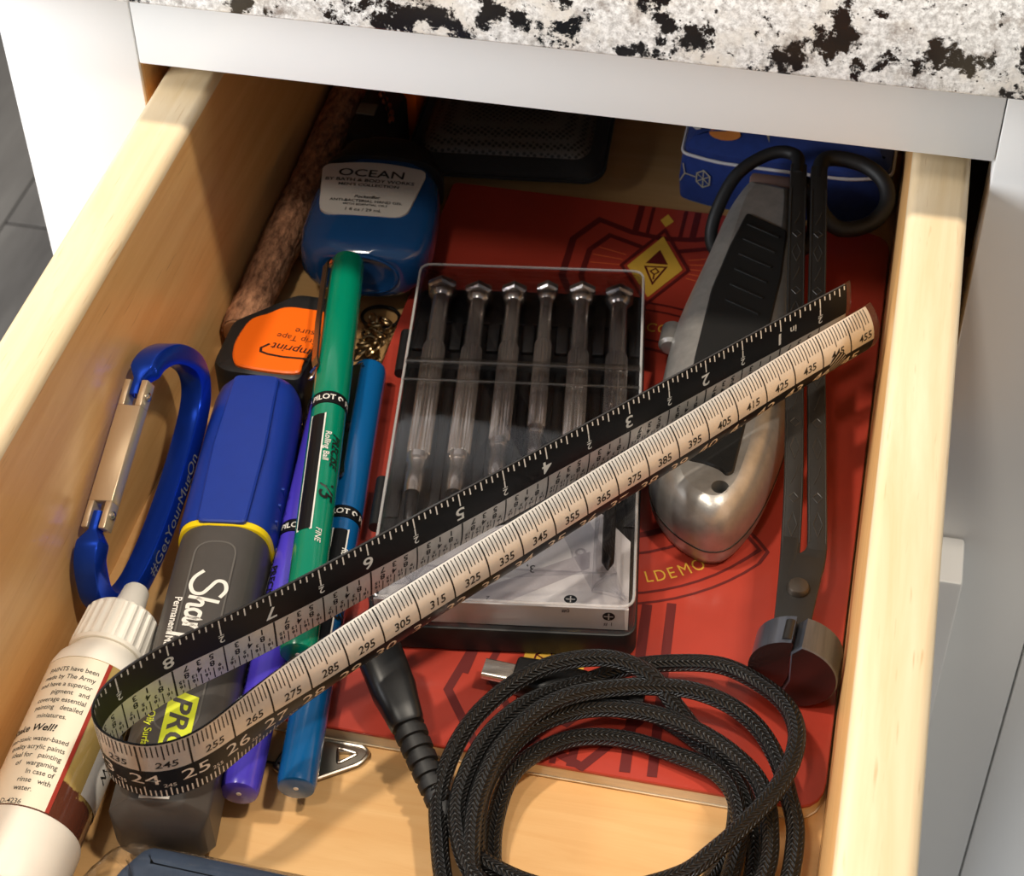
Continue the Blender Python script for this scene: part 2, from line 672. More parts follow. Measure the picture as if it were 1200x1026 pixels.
art = []
for s in (1, -1):
    X = lambda x: BX + s * (x - BX)
    f = lambda pts: [(X(x), y) for x, y in pts]
    art += [stroke(f([(102.9, 240), (102.9, 253), (98.3, 262), (98.3, 281), (104.9, 292.5), (116.3, 288), (126.8, 286.6)]), 2.3, ZB),
            stroke(f([(107.9, 240), (107.9, 254), (104.3, 263), (104.6, 276.5), (109.7, 285), (120.8, 281)]), 1.9, ZB),
            stroke(f([(117.4, 302.5), (117.4, 288)]), 2.1, ZB), stroke(f([(121.4, 302.5), (121.4, 287)]), 1.2, ZB),
            stroke(f([(105.6, 110.5), (102, 94), (113.6, 77.5), (126.8, 83)]), 2.3, ZB),
            stroke(f([(112, 110.5), (110.3, 102), (119.8, 89.5), (126.8, 92)]), 1.9, ZB),
            stroke(f([(121.0, 82.5), (121.0, 77)]), 1.6, ZB), stroke(f([(116.4, 84), (116.4, 77)]), 2.2, ZB)]
art += [stroke(arc(60.6, 232, 322), 0.8, ZB), stroke(arc(57.0, 232, 326), 0.8, ZB), stroke(arc(43, 200, 331), 0.9, ZB), stroke(arc(36.5, 200, 335), 2.0, ZB),
        stroke([arc(43, 331, 332)[0], (174.2, 157.6), arc(57, 318, 319)[0]], 1.0, ZB), stroke([arc(36.5, 335, 336)[0], (173.5, 161), (176.4, 157.4), arc(60.6, 322, 323)[0]], 1.0, ZB),
        stroke(arc(60.6, 40, 100), 0.8, ZB), stroke(arc(64, 40, 100), 0.9, ZB), stroke(arc(47, 40, 100), 0.9, ZB), stroke(arc(43, 40, 100), 1.2, ZB),
        stroke([(147.3, 132.3), (150.6, 78)], 2.7, ZB), stroke([(153.6, 134), (157.4, 78)], 2.5, ZB), stroke([(108, 132.3), (104.6, 100)], 2.7, ZB)]
art = [mv(g, 0, 0, k * .002) for k, g in enumerate(art)]
part('line_art', cat(*art), M_maroon, bk, smooth=0, label='maroon line art printed on the cover', kind='stuff')
dm = [(126.8, 291), (137.4, 272.1), (126.9, 253.4), (116, 270.6)]
gold = [flat([(126.6, 299.6), (124.6, 296), (126.8, 292.6), (129, 296.2)], ZB + .01), flat(inset(dm[::-1], 1.6), ZB + .02),
        flat([(BX + 9.2 * math.cos(PI / 6 + k * PI / 3) * 1.0, 107.5 + 9.2 * math.sin(PI / 6 + k * PI / 3)) for k in range(6)], ZB + .01)]
for nm, g, z in (('small_diamond', gold[0], .05), ('diamond_emblem', gold[1], .08), ('hexagon_emblem', gold[2], .08)):
    part(nm, mv(g, 0, 0, z), M_gold, bk, smooth=0, label='gold emblem printed on the cover')
em = [stroke(dm, 1.1, ZB + .03, True), flat([(126.9, 280.6), (123.4, 273.0), (130.6, 273.6)][::-1], ZB + .04), stroke([(123.6, 271.4), (130.2, 272.2), (127.2, 263.4)], 0.7, ZB + .04, True),
      stroke([(127.0, 271), (125.6, 269.4), (127.0, 267.9), (128.3, 269.5)], 0.55, ZB + .04, True), stroke([(127.0, 267.9), (127.1, 265.4)], 0.55, ZB + .04)]
hx = [(BX + 5.6 * math.cos(k * PI / 4 + .3), 107.2 + 5.2 * math.sin(k * PI / 4 + .3)) for k in range(8)]
em += [stroke(hx, 0.5, ZB + .03, True)] + [stroke([hx[k], (BX, 107.2)], 0.4, ZB + .03) for k in range(8)]
part('emblem_lines', mv(cat(*em), 0, 0, .10), M_maroon, bk, smooth=0, kind='stuff')
ray = []
for k in range(9):
    a = math.radians(200 - k * 14) if k < 4 else math.radians(-20 + (k - 4) * 12)
    ray.append(stroke([(BX + 11 * math.cos(a), 272 + 11 * math.sin(a)), (BX + 21 * math.cos(a), 272 + 17 * math.sin(a))], 0.45, ZB))
ray += [stroke([(113, 111.2), (120, 111.4)], 0.6, ZB), stroke([(134, 112), (150, 114)], 0.6, ZB), stroke([(134, 105), (146, 104)], 0.6, ZB), stroke([(98, 110.4), (104, 110.7)], 0.5, ZB)]
part('rays', cat(*ray), M_tan, bk, smooth=0, label='thin orange rays printed on the cover', kind='stuff')
lt = []
for ch, x, y in (('L', 146.1, 142.2), ('D', 149.0, 143.3), ('E', 151.9, 144.8), ('M', 155.1, 146.7), ('O', 158.4, 149.0), ('C', 130.3, 242.9), ('O', 134.0, 242.9)):
    a = math.atan2(y - BY, x - BX)
    rot = a + PI / 2 if y < BY else a - PI / 2
    lt.append(mv(text(ch, 4.0, x, y, wide=0.8, rot=rot), 0, 0, ZB))
part('cover_lettering', cat(*lt), M_gold, bk, smooth=0, label='curved gold lettering on the cover')

# ------------------------------------------------------------------ folded measuring band
M_silver = mat('band_silver', (206, 202, 196), 0.34, 0.35, var=0.04, vscale=0.4, stretch=(1, 1, 1), bump=0.008, bscale=1.2)
M_band_black = mat('band_black', (15, 15, 17), 0.42, spec=0.3)
M_ink = mat('black_ink', (14, 13, 12), 0.5)
M_white_ink = mat('white_ink', (226, 222, 214), 0.5)
M_clearband = clear('clear_band', (236, 236, 238), 1.0, 0.08)
M_edge = mat('band_edge', (150, 150, 150), 0.3)
KN = [(-6, 195.1, 224.5), (0, 190.8, 219.8), (30, 168.2, 195.2), (63.5, 145.4, 170.1), (89, 127.4, 150.3), (114.3, 109.5, 130.5), (139.7, 91.1, 110.6), (165, 72.4, 90.8), (190.5, 53.1, 71.6), (203.2, 43.4, 62.2),
      (212, 37.2, 54.6), (219, 33.6, 47.8), (225, 33.2, 41.8), (231, 36.6, 36.9), (237, 42.7, 34.3), (243.5, 50.3, 34.6), (250, 57.0, 38.4), (260, 64.3, 46.9), (280, 77.8, 63.4), (310, 97.7, 88.2), (340, 117.9, 112.8), (370, 137.6, 137.1), (400, 157.4, 160.8), (430, 177.2, 185.3), (450, 190.7, 200.9), (464, 200.2, 211.8)]
_s = np.array([k[0] for k in KN], float)


def cubic(sx, y):
    n = len(sx)
    h = np.diff(sx)
    A = np.zeros((n, n))
    r = np.zeros(n)
    A[0, 0] = A[-1, -1] = 1
    for i in range(1, n - 1):
        A[i, i - 1], A[i, i], A[i, i + 1] = h[i - 1], 2 * (h[i - 1] + h[i]), h[i]
        r[i] = 6 * ((y[i + 1] - y[i]) / h[i] - (y[i] - y[i - 1]) / h[i - 1])
    m = np.linalg.solve(A, r)

    def ev(s):
        i = int(min(max(np.searchsorted(sx, s) - 1, 0), n - 2))
        d, t, u = h[i], sx[i + 1] - s, s - sx[i]
        return (m[i] * t ** 3 + m[i + 1] * u ** 3) / (6 * d) + (y[i] / d - m[i] * d / 6) * t + (y[i + 1] / d - m[i + 1] * d / 6) * u
    return ev


CXf, CYf = cubic(_s, np.array([k[1] for k in KN])), cubic(_s, np.array([k[2] for k in KN]))
HV = 10.0


def sstep(x, a, b):
    t = min(1, max(0, (x - a) / (b - a)))
    return t * t * (3 - 2 * t)


def band(s, v, off=0.0):
    x, y = CXf(s), CYf(s)
    dx, dy = CXf(s + .5) - CXf(s - .5), CYf(s + .5) - CYf(s - .5)
    l = math.hypot(dx, dy)
    nx, ny = dy / l, -dx / l
    z = 41.0 + 3 * (abs(s - 228) + 228 - 350) / 100
    c = 0.106 * sstep(s, 250, 292) - 0.030 * (1 - sstep(s, 120, 200))
    if abs(c) < 1e-4:
        a, b = off, v
    else:
        th = c * v
        a, b = (math.cos(th) - 1) / c + off * math.cos(th), math.sin(th) / c + off * math.sin(th)
    lean = 0.0
    return (x + nx * a, y + ny * a, z + b)


ru = thing('measuring_band', 'long black and silver flexible ruler folded in half, lying diagonally across everything', 'ruler', (110, 120, 28))
SS = list(np.concatenate([np.linspace(2.5, 194.5, 49), np.arange(196, 262, 1.5), np.linspace(263, 460.5, 50)]))


def sheet(s_list, v0, v1, off, nv=8, flip=False):
    V, F = [], []
    for s in s_list:
        for j in range(nv + 1):
            V.append(band(s, v0 + (v1 - v0) * j / nv, off))
    for i in range(len(s_list) - 1):
        for j in range(nv):
            a = i * (nv + 1) + j
            q = (a, a + nv + 1, a + nv + 2, a + 1)
            F.append(q[::-1] if flip else q)
    return V, F


inner = [4.0] + [s for s in SS if 5 <= s <= 456] + [458.3]
# clear carrier: a closed skin 0.5 mm thick
rings = []
for s in SS:
    rings.append([band(s, -HV + 2 * HV * j / 12, 0.22) for j in range(13)] + [band(s, HV - 2 * HV * j / 12, -0.22) for j in range(13)])
part('clear_carrier', loft(rings), M_clearband, ru)
part('silver_strip', cat(sheet(inner, 0, HV - 0.25, 0.30), sheet(inner, -HV + 0.25, 0, -0.30, flip=True)), M_silver, ru)
part('black_strip', cat(sheet(inner, -HV + 0.25, 0, 0.30), sheet(inner, 0, HV - 0.25, -0.30, flip=True)), M_band_black, ru)


def bq(s0, s1, v0, v1, off, n=4):
    V, F = [], []
    for j in range(n + 1):
        v = v0 + (v1 - v0) * j / n
        V += [band(s0, v, off), band(s1, v, off)]
    for j in range(n):
        F.append((2 * j, 2 * j + 1, 2 * j + 3, 2 * j + 2))
    return V, F


def btext(t, h, s, v, off, turn=False, **k):
    g = text(t, h, 0, 0, **k)
    sg = -1 if (turn) else 1
    # outer face: reading direction +s, up +v; inner face turned: reading direction +s, up -v
    return wrap(g, lambda x, y, z: band(s + x, v + (y if not turn else -y), off))


blk, wht = [], []
O1, I1 = 0.36, -0.36
for mmv in range(228, 458):          # outer face: millimetres on the silver half, centimetres on the black half
    if mmv % 10 == 0:
        blk.append(bq(mmv - .2, mmv + .2, 0, HV - .6, O1, 6))
    elif mmv % 5 == 0:
        blk.append(bq(mmv - .13, mmv + .13, HV - 5.9, HV - .6, O1))
        blk.append(btext(str(mmv), 2.15, mmv + 0.2, 2.2, O1, bold=0.012, shear=0.12))
    else:
        blk.append(bq(mmv - .12, mmv + .12, HV - 4.6, HV - .6, O1))
    ln = 3.4 if mmv % 10 == 0 else (3.0 if mmv % 5 == 0 else 2.3)
    wht.append(bq(mmv - .14, mmv + .14, -HV + .5, -HV + .5 + ln, O1, 2))
    if mmv % 10 == 0:
        wht.append(btext(str(mmv // 10), 3.6, mmv + 0.4, -3.1, O1, bold=0.0, wide=1.25))
    elif mmv % 5 == 0:
        wht.append(btext(str(mmv), 1.2, mmv, -5.6, O1))
part('scale_print', cat(*blk), M_ink, ru, smooth=0, label='black millimetre marks and numbers', kind='stuff')
EC = (445.3, -1.2)
RE = 3.0
dark, pale = [], []
for k in range(14):                   # round emblem struck through with pale slanted lines
    x0, x1 = -RE + k * 2 * RE / 14, -RE + (k + 1) * 2 * RE / 14
    h0, h1 = math.sqrt(max(0, RE ** 2 - x0 ** 2)), math.sqrt(max(0, RE ** 2 - x1 ** 2))
    for q in range(6):
        P = [(x0, -h0 + 2 * h0 * q / 6), (x1, -h1 + 2 * h1 * q / 6), (x1, -h1 + 2 * h1 * (q + 1) / 6), (x0, -h0 + 2 * h0 * (q + 1) / 6)]
        dark.append(([band(EC[0] + a, EC[1] + b * 1.1, O1 + .02) for a, b in P], [(0, 1, 2, 3)]))
for k in range(-2, 3):
    d = k * 1.05
    h = math.sqrt(RE ** 2 - d ** 2) * .93
    ca_, sa_ = math.cos(.62), math.sin(.62)
    for q in range(6):
        t0, t1 = -h + 2 * h * q / 6, -h + 2 * h * (q + 1) / 6
        P = [(t0, d - .16), (t1, d - .16), (t1, d + .16), (t0, d + .16)]
        pale.append(([band(EC[0] + a * ca_ - b * sa_, EC[1] + 1.1 * (a * sa_ + b * ca_), O1 + .05) for a, b in P], [(0, 1, 2, 3)]))
part('round_emblem', cat(*dark, *pale), M_ink, ru, smooth=0, mats=[M_ink, M_silver], midx=[0] * len(dark) + [1] * len(pale), kind='stuff')
b2 = []
for k in range(0, 9 * 16 + 1):        # inner face: inches on the black half, fractions on the silver half
    s = k * 25.4 / 16
    if s > 226:
        break
    ln = 3.6 if k % 16 == 0 else 3.0 if k % 8 == 0 else 2.5 if k % 4 == 0 else 1.9 if k % 2 == 0 else 1.2
    wht.append(bq(s - .17, s + .17, HV - .5 - ln, HV - .5, I1, 2))
    if k * 25.4 / 16 < 4:
        wht.pop()
        continue
    if k % 16 == 0 and k:
        n = k // 16
        wht.append(btext(str(n), 3.7, s + .3, HV - 6.6, I1, True, bold=0.012, wide=1.1))
        if n == 1:
            wht.append(btext('in', 2.2, s - 4.0, HV - 5.6, I1, True, bold=0.01))
        b2.append(bq(s - .22, s + .22, -HV + .5, 0, I1, 4))
    elif k % 8 == 0:
        wht.append(btext('1', 2.0, s, HV - 4.7, I1, True, bold=.012))
        wht.append(bq(s - .7, s + .7, HV - 5.95, HV - 5.75, I1, 1))
        wht.append(btext('2', 2.1, s, HV - 7.4, I1, True, bold=.012))
        b2.append(bq(s - .17, s + .17, -HV + .5, 0, I1, 4))
    if k % 2 == 0 and k % 8 and k > 8:
        fr = {2: ('1', '8'), 4: ('1', '4'), 6: ('3', '8'), 10: ('5', '8'), 12: ('3', '4'), 14: ('7', '8')}[k % 16]
        b2.append(btext(fr[0], 1.9, s, -1.6, I1, True, bold=0.014))
        b2.append(btext(fr[1], 1.9, s + .1, -4.1, I1, True, bold=0.014))
        b2.append(bq(s - .12, s + .12, -HV + .5, -HV + 4.2, I1, 2))
    if k % 2 and k > 8:
        b2.append(btext(str(k % 16), 1.15, s, -5.6, I1, True, bold=0.02))
        b2.append(btext('16', 1.15, s, -7.3, I1, True, bold=0.02))
        b2.append(bq(s - .1, s + .1, -HV + .4, -HV + 1.5, I1, 1))
part('scale_print', cat(*wht), M_white_ink, ru, smooth=0, label='white inch and centimetre marks and numbers', kind='stuff')
part('scale_print', cat(*b2), M_ink, ru, smooth=0, label='black inch fractions on the inner face', kind='stuff')

# ------------------------------------------------------------------ screwdriver set
CC = Vector((102.9, 175.0, 0))
th = math.radians(8.4)
CM = Matrix.Translation(CC) @ Matrix.Rotation(th, 4, 'Z')
M_tray = mat('tray_black', (22, 22, 22), 0.45, var=0.2, vscale=0.2, bump=0.02, bscale=0.5)
M_case = clear('case_lid_clear', (238, 238, 240), 1.0, 0.04)
M_lid_highlight = mat('lid_highlight_white', (226, 224, 222), 0.12, alpha=0.30)  # whitish tint paints the edge highlight onto the lid's rim
M_card = mat('insert_card', (248, 243, 238), 0.6)
case = thing('screwdriver_case', 'flat clear-lidded plastic case with six small screwdrivers on the red book', 'case', (102.9, 175, 6.1))
cf = rpoly([(-35, -67.5), (35, -67.5), (35, 67.5), (-35, 67.5)], 5)
part('base', xf(prism(cf, 6.15, 15.2, 0.8), CM), M_tray, case)
rb = []
for u in [-32.2, -21.6, -10.4, 0.2, 10.3, 21.1, 32.0]:       # moulded rests between the screwdriver bays
    rb.append(box(u - 1.8, u + 1.8, 38, 50, 15.2, 16.6, 0.3))
    rb.append(box(u - 1.5, u + 1.5, -30, 30, 15.2, 16.0, 0.3))
for u in [-26.8, -15.8, -5, 5.1, 15.6, 26.6]:
    rb.append(box(u - 3.8, u + 3.8, 50.5, 51.5, 15.2, 16.2, 0.2))
part('tray_rest', xf(cat(*rb), CM), M_tray, case)
# lid: open-bottomed clear shell with a raised cross rib
lo, li = inset(cf, 0.6), inset(cf, 1.5)
lid = loft([[(x, y, z) for x, y in inset(cf, d)] for z, d in ((15.3, 0.6), (24.6, 0.6), (25.6, 1.0), (26.0, 2.0))] + [[(x, y, 26.0) for x, y in inset(cf, 12)]] + [[(x, y, 25.2) for x, y in inset(cf, 12)]] + [[(x, y, z) for x, y in inset(cf, d)] for z, d in ((25.2, 2.4), (24.6, 1.7), (15.3, 1.5))], cap=False)
top1 = flat(inset(cf, 12), 26.0)
n0 = len(cf)
ld = part('lid', xf(cat(lid, top1, (flat(inset(cf, 12), 25.2)[0], [tuple(range(n0))[::-1]])), CM), M_case, case)
part('lid_edge_highlight', xf(cat(tube([Vector((x, y, 25.5)) for x, y in inset(cf, 1.15)], .42, 8, True)), CM), M_lid_highlight, ld, label='whitish painted highlight line along the lid edge')
part('rib', xf(cat(box(-33.6, 33.6, 20.6, 22.9, 26.02, 27.0, 0.35), box(-33.6, 33.6, 13.4, 14.6, 26.02, 26.7, 0.3)), CM), clear('case_rib', (225, 222, 218), 2.4, 0.16), ld)
for v in (40, -22):
    part('hinge', xf(mv(lathe([(-9, 0), (-9, 1.9), (9, 1.9), (9, 0)], 14), -37.0, v, 12.4), CM), M_tray, case)
cdp = [(-32.6, -64.9), (32.6, -64.9), (32.6, -36), (23.4, -24.8), (14, -26), (-32.6, -43)]
card = part('insert_card', xf(cat(prism(cdp, 16.2, 16.5), box(-32.6, 32.6, -65.6, -65.0, 15.4, 23.4)), CM), M_card, case, label='white printed card in the lower end of the case')
M_cardgrey = mat('card_grey_print', (205, 198, 198), 0.6)


def phil(u, v, z, r):
    g = [flat([(u + r * math.cos(k * PI / 10), v + r * 0.85 * math.sin(k * PI / 10)) for k in range(20)], z)]
    w = [flat([(u - r * .72, v - .16), (u + r * .72, v - .16), (u + r * .72, v + .16), (u - r * .72, v + .16)], z + .02), flat([(u - .16, v - r * .62), (u + .16, v - r * .62), (u + .16, v + r * .62), (u - .16, v + r * .62)], z + .02)]
    return g, w


g1, w1 = phil(17.5, -57.0, 16.58, 1.7)
up = lambda g: wrap(g, lambda x, y, z: (x, -65.68, y))
g2 = up(flat([(27.6 + 1.6 * math.cos(k * PI / 10), 20.6 + 1.6 * math.sin(k * PI / 10)) for k in range(20)]))
w2 = [wrap(flat([(26.4, 20.42), (28.8, 20.42), (28.8, 20.78), (26.4, 20.78)]), lambda x, y, z: (x, -65.74, y)), wrap(flat([(27.42, 19.4), (27.78, 19.4), (27.78, 21.8), (27.42, 21.8)]), lambda x, y, z: (x, -65.74, y))]
part('card_print', xf(cat(*g1, g2, mv(text('#0', 1.6, 17.6, -60.2, rot=PI), 0, 0, 16.58), mv(text('3,', 2.6, 6.5, -47.2, rot=PI), 0, 0, 16.58), mv(text('2', 1.6, -4, -58, rot=PI), 0, 0, 16.58), up(text('# 1', 1.3, 27.4, 17.6)), up(text('#0', 1.3, 16.6, 22.2))), CM), M_ink, card, smooth=0)
part('card_print', xf(cat(*w1, *w2), CM), M_white_ink, card, smooth=0)
part('card_print', xf(cat(mv(flat([(-20, -62), (-4, -62), (22, -46), (22, -40)]), 0, 0, 16.54), mv(text('8/', 5, 19, -42, rot=PI + .5), 0, 0, 16.56), mv(text('5', 4.5, 9, -49, rot=PI + .5), 0, 0, 16.56)), CM), M_cardgrey, card, smooth=0)

M_chrome = mat('screwdriver_chrome', (232, 222, 210), 0.24, 0.93, bump=0.006, bscale=0.8)
M_steel_dark = mat('blade_dark', (70, 68, 66), 0.4, 0.9)
knurl = lambda j, y: 1.0 if j % 2 else 0.90
lab = ['leftmost of the small chrome screwdrivers in the case, with the thickest cap', 'second chrome screwdriver from the left in the clear case', 'third chrome screwdriver from the left in the clear case', 'thinnest chrome screwdriver in the clear case, with the smallest cap', 'second chrome screwdriver from the right in the clear case', 'rightmost chrome screwdriver in the case, its dark blade tip showing on the white card']
for k, (u, v, sc, kn0, kn1, col, tip) in enumerate([(-27.0, 61.6, 1.06, 35, -11, -25, -37), (-15.8, 60.0, 1, 34, -10, -24, -36), (-5, 60.6, .94, 36, -4, -18, -33), (5.0, 62.2, .80, 38, 2, -10, -26), (15.6, 61.5, .98, 34, -8, -20, -31), (26.8, 60.6, 1.04, 33, -10, -22, -49.5)]):
    sd = thing('precision_screwdriver', lab[k], 'screwdriver', CM @ Vector((u, v, 16.2)), 'precision screwdrivers in the clear case')
    Z = 20.3
    L = lambda prof, n=20, mod=None: xf(mv(lathe(prof, n, mod), u, 0, Z), CM)
    hexr = lambda j, y: 1.0
    r0 = 4.6 * sc
    part('cap', xf(mv(lathe([(v + 1.6, 0), (v + 1.6, r0 * .55), (v + 1.2, r0 * .86), (v + .4, r0), (v - 1.3, r0), (v - 1.9, r0 * .84), (v - 1.9, 0)], 6), u, 0, Z), CM), M_chrome, sd, smooth=20)
    part('collar', L([(v - 1.95, 0), (v - 1.95, 3.0 * sc), (v - 2.8, 3.5 * sc), (v - 4.2, 3.3 * sc), (v - 5.2, 2.4 * sc), (v - 5.2, 0)]), M_chrome, sd)
    part('handle', L([(v - 5.25, 0), (v - 5.25, 2.45 * sc), (kn0 + 4, 2.55 * sc), (kn0 + .6, 2.6 * sc), (kn0, 2.6 * sc), (kn0, 0)]), M_chrome, sd)
    part('grip', L([(kn0 - .05, 0), (kn0 - .05, 2.9 * sc), (kn0 - .9, 3.2 * sc), (kn1 + .8, 3.2 * sc), (kn1, 2.9 * sc), (kn1, 0)], 40, knurl), M_chrome, sd, smooth=20)
    part('ferrule', L([(kn1 - .05, 0), (kn1 - .05, 3.0 * sc), (kn1 - 2.2, 3.0 * sc), (kn1 - 2.6, 2.4 * sc), (kn1 - 7, 2.35 * sc), (kn1 - 7.4, 2.6 * sc), (kn1 - 12, 2.5 * sc), (col - .6, 2.3 * sc), (col - .6, 0)]), M_chrome, sd)
    part('blade', L([(col - .65, 0), (col - .65, 1.7 * sc), (tip + 7, 1.7 * sc), (tip + 2.5, 1.6 * sc), (tip, .35), (tip, 0)], 14), M_steel_dark, sd)

# ------------------------------------------------------------------ pens
M_pgreen = mat('pen_green', (0, 122, 92), 0.22, coat=0.5)
M_pblue = mat('pen_blue', (10, 84, 140), 0.22, coat=0.5)
M_ppurple = mat('pen_purple', (74, 60, 188), 0.24, coat=0.5)
M_blackpl = mat('black_plastic', (20, 20, 21), 0.38, var=0.15, vscale=0.3)
M_wire = mat('clip_steel', (200, 196, 190), 0.25, 1.0)


def pen(label, bottom, top, color, clip_roll, print_roll, tip_col):
    B, T = Vector(bottom), Vector(top)
    L = (T - B).length
    F = frame(B, T - B)
    t = thing('rollerball_pen', label, 'pen', bottom, 'capped rollerball pens')
    cap0 = L - 60
    part('barrel', xf(lathe([(0, 0), (0, 3.9), (.25, 4.5), (1.2, 4.75), (2, 4.85), (cap0 - 4.4, 4.95), (cap0 - 4.2, 4.6), (cap0 + 1, 4.6), (cap0 + 1, 0)], 32), F), color, t)
    part('end_dimple', xf(lathe([(-.12, 0), (-.12, .5), (.02, .7), (.02, 0)], 12), F), M_white_ink, t)
    band_ = part('lettered_band', xf(lathe([(cap0 - 4.1, 0), (cap0 - 4.1, 5.0), (cap0 - .1, 5.05), (cap0 - .1, 0)], 32), F), M_band_black, t, label='black band with white lettering between cap and barrel')
    part('cap', xf(lathe([(cap0, 0), (cap0, 5.15), (cap0 + 1, 5.3), (L - 3, 5.1), (L - 1.0, 4.8), (L - .2, 4.0), (L, 3.4), (L, 0)], 32), F), color, t)

    def cyl(r, roll):
        return lambda x, y, z: F @ Vector((r * math.sin(x / r + roll), y, r * math.cos(x / r + roll)))
    # band lettering runs around the pen
    words = []
    for k in range(-1, 2):
        words.append(text('PILOT', 1.9, k * 10.7 - 1.2, cap0 - 2.1, bold=0.02))
        words.append(stroke([(k * 10.7 + 4.0 + .75 * math.cos(a), cap0 - 2.1 + .75 * math.sin(a)) for a in [q * .9 for q in range(6)]], 0.45))
    part('lettering', wrap(cat(*words), cyl(5.17, 0)), M_white_ink, band_, smooth=0)
    # dark ink window with a pale outline, and the name along the barrel
    w0, w1 = cap0 - 50, cap0 - 8.5
    win = []
    for a0, a1, b0, b1 in ((-2.2, 2.2, w0, w1),):
        n = 5
        for k in range(n):
            xa, xb = a0 + (a1 - a0) * k / n, a0 + (a1 - a0) * (k + 1) / n
            win.append(([(xa, b0, 0), (xb, b0, 0), (xb, b1, 0), (xa, b1, 0)], [(0, 1, 2, 3)]))
    part('ink_window', wrap(cat(*win), cyl(5.03, clip_roll)), M_band_black, t, smooth=0)
    part('window_outline', wrap(stroke([(-2.2, w0), (2.2, w0), (2.2, w1), (-2.2, w1)], 0.42, 0, True), cyl(5.10, clip_roll)), M_white_ink, t, smooth=0)
    part('lettering', wrap(cat(text('Rolling Ball', 1.7, 0, cap0 - 20.5, rot=-PI / 2, bold=.01), text('FINE', 1.7, .6, cap0 - 52, rot=-PI / 2, shear=.2)), cyl(5.13, print_roll - .34)), M_white_ink, t, smooth=0)
    tx = part('lettering', wrap(cat(text('PRECISE', 2.4, .8, cap0 - 22, rot=-PI / 2, bold=.02, shear=.3), text('V5', 4.2, -.3, cap0 - 36.5, rot=-PI / 2, bold=.02, shear=.25)), cyl(5.16, print_roll)), M_ink, t, smooth=0)
    # wire clip on the cap
    rr = clip_roll - .55
    C = lambda r, y: F @ Vector((r * math.sin(rr), y, r * math.cos(rr)))
    u = F.to_3x3() @ Vector((math.sin(rr), 0, math.cos(rr)))
    sec = [(-1.5, -.3), (1.5, -.3), (1.5, .3), (-1.5, .3)]
    part('clip', sweep([C(4.7, L - 5), C(6.2, L - 4.4), C(7.0, L - 6), C(7.0, L - 30), C(6.4, cap0 + 14), C(5.7, cap0 + 11.5), C(6.6, cap0 + 9.5)], sec, up=tuple(u), fixed=True), M_wire, t, smooth=0)
    part('cap_mark', xf(mv(wrap(stroke([(1.6 * math.cos(q * PI / 8), 1.6 * math.sin(q * PI / 8)) for q in range(13)], .35), lambda x, y, z: (x, y - 4.2, 4.98)), 0, L, 0), F), color, t, smooth=0)
    return t


pen('green capped rollerball pen lying on top of the blue and purple pens', (65.4, 86.8, 19.6), (37.9, 231.3, 26.8), M_pgreen, -0.42, 0.66, None)
pen('dark teal-blue rollerball pen resting beside the clear screwdriver case', (74.2, 53.6, 10.9), (52.2, 201.0, 12.0), M_pblue, 0.15, 0.9, None)
pen('violet-purple rollerball pen, half under the green pen and the grey marker', (61.3, 49.0, 11.4), (43.1, 193.5, 11.9), M_ppurple, -1.6, -0.9, None)

# ------------------------------------------------------------------ marker
M_mgrey = mat('marker_grey', (70, 66, 63), 0.42, var=0.05, vscale=0.2, bump=0.01, bscale=1.5)
M_mblue = mat('marker_blue', (22, 50, 138), 0.36, var=0.04, vscale=0.2, bump=0.01, bscale=1.0)
M_myellow = mat('marker_yellow', (236, 204, 22), 0.4)
M_lime = mat('marker_lime_print', (206, 214, 50), 0.5)
MB, MT = Vector((47.2, 34.8, 12.6)), Vector((25.3, 181.4, 13.1))
ML = (MT - MB).length
MF = frame(MB, MT - MB)
mk = thing('marker', 'fat grey permanent marker with dark blue cap and yellow ring', 'marker', MB - Vector((0, 0, 12.4)))


def octring(y, w, h, ch, r=2.4, dz=0.0):
    p = rpoly([(w, -h + ch), (w, h - ch), (w - ch, h), (-w + ch, h), (-w, h - ch), (-w, -h + ch), (-w + ch, -h), (w - ch, -h)], r, 4)
    return [(x, y, z + dz) for x, z in p]


part('body', xf(loft([octring(-2.4, 9.0, 7.6, 4.0, 1.5, -2.0), octring(-1.6, 10.6, 10.0, 4.6, 1.2, -.8), octring(0, 11.7, 11.6, 5.2, .6), octring(.5, 12.0, 11.95, 5.4, .8), octring(11, 12.0, 12.0, 5.4, 1.5), octring(45, 12.1, 12.0, 5.2, 4), octring(80, 12.1, 12.0, 5.2, 5), octring(87.5, 11.9, 11.8, 5.2, 5), octring(88, 11.4, 11.4, 5.0, 5), octring(92, 11.3, 11.2, 5, 5)]), MF), M_mgrey, mk, smooth=28)


def capring(y, k, p=3.0, dz=0.0):
    return [(x, y, z + dz) for x, z in ell(12.9 * k, 12.3 * k, p, 48)]


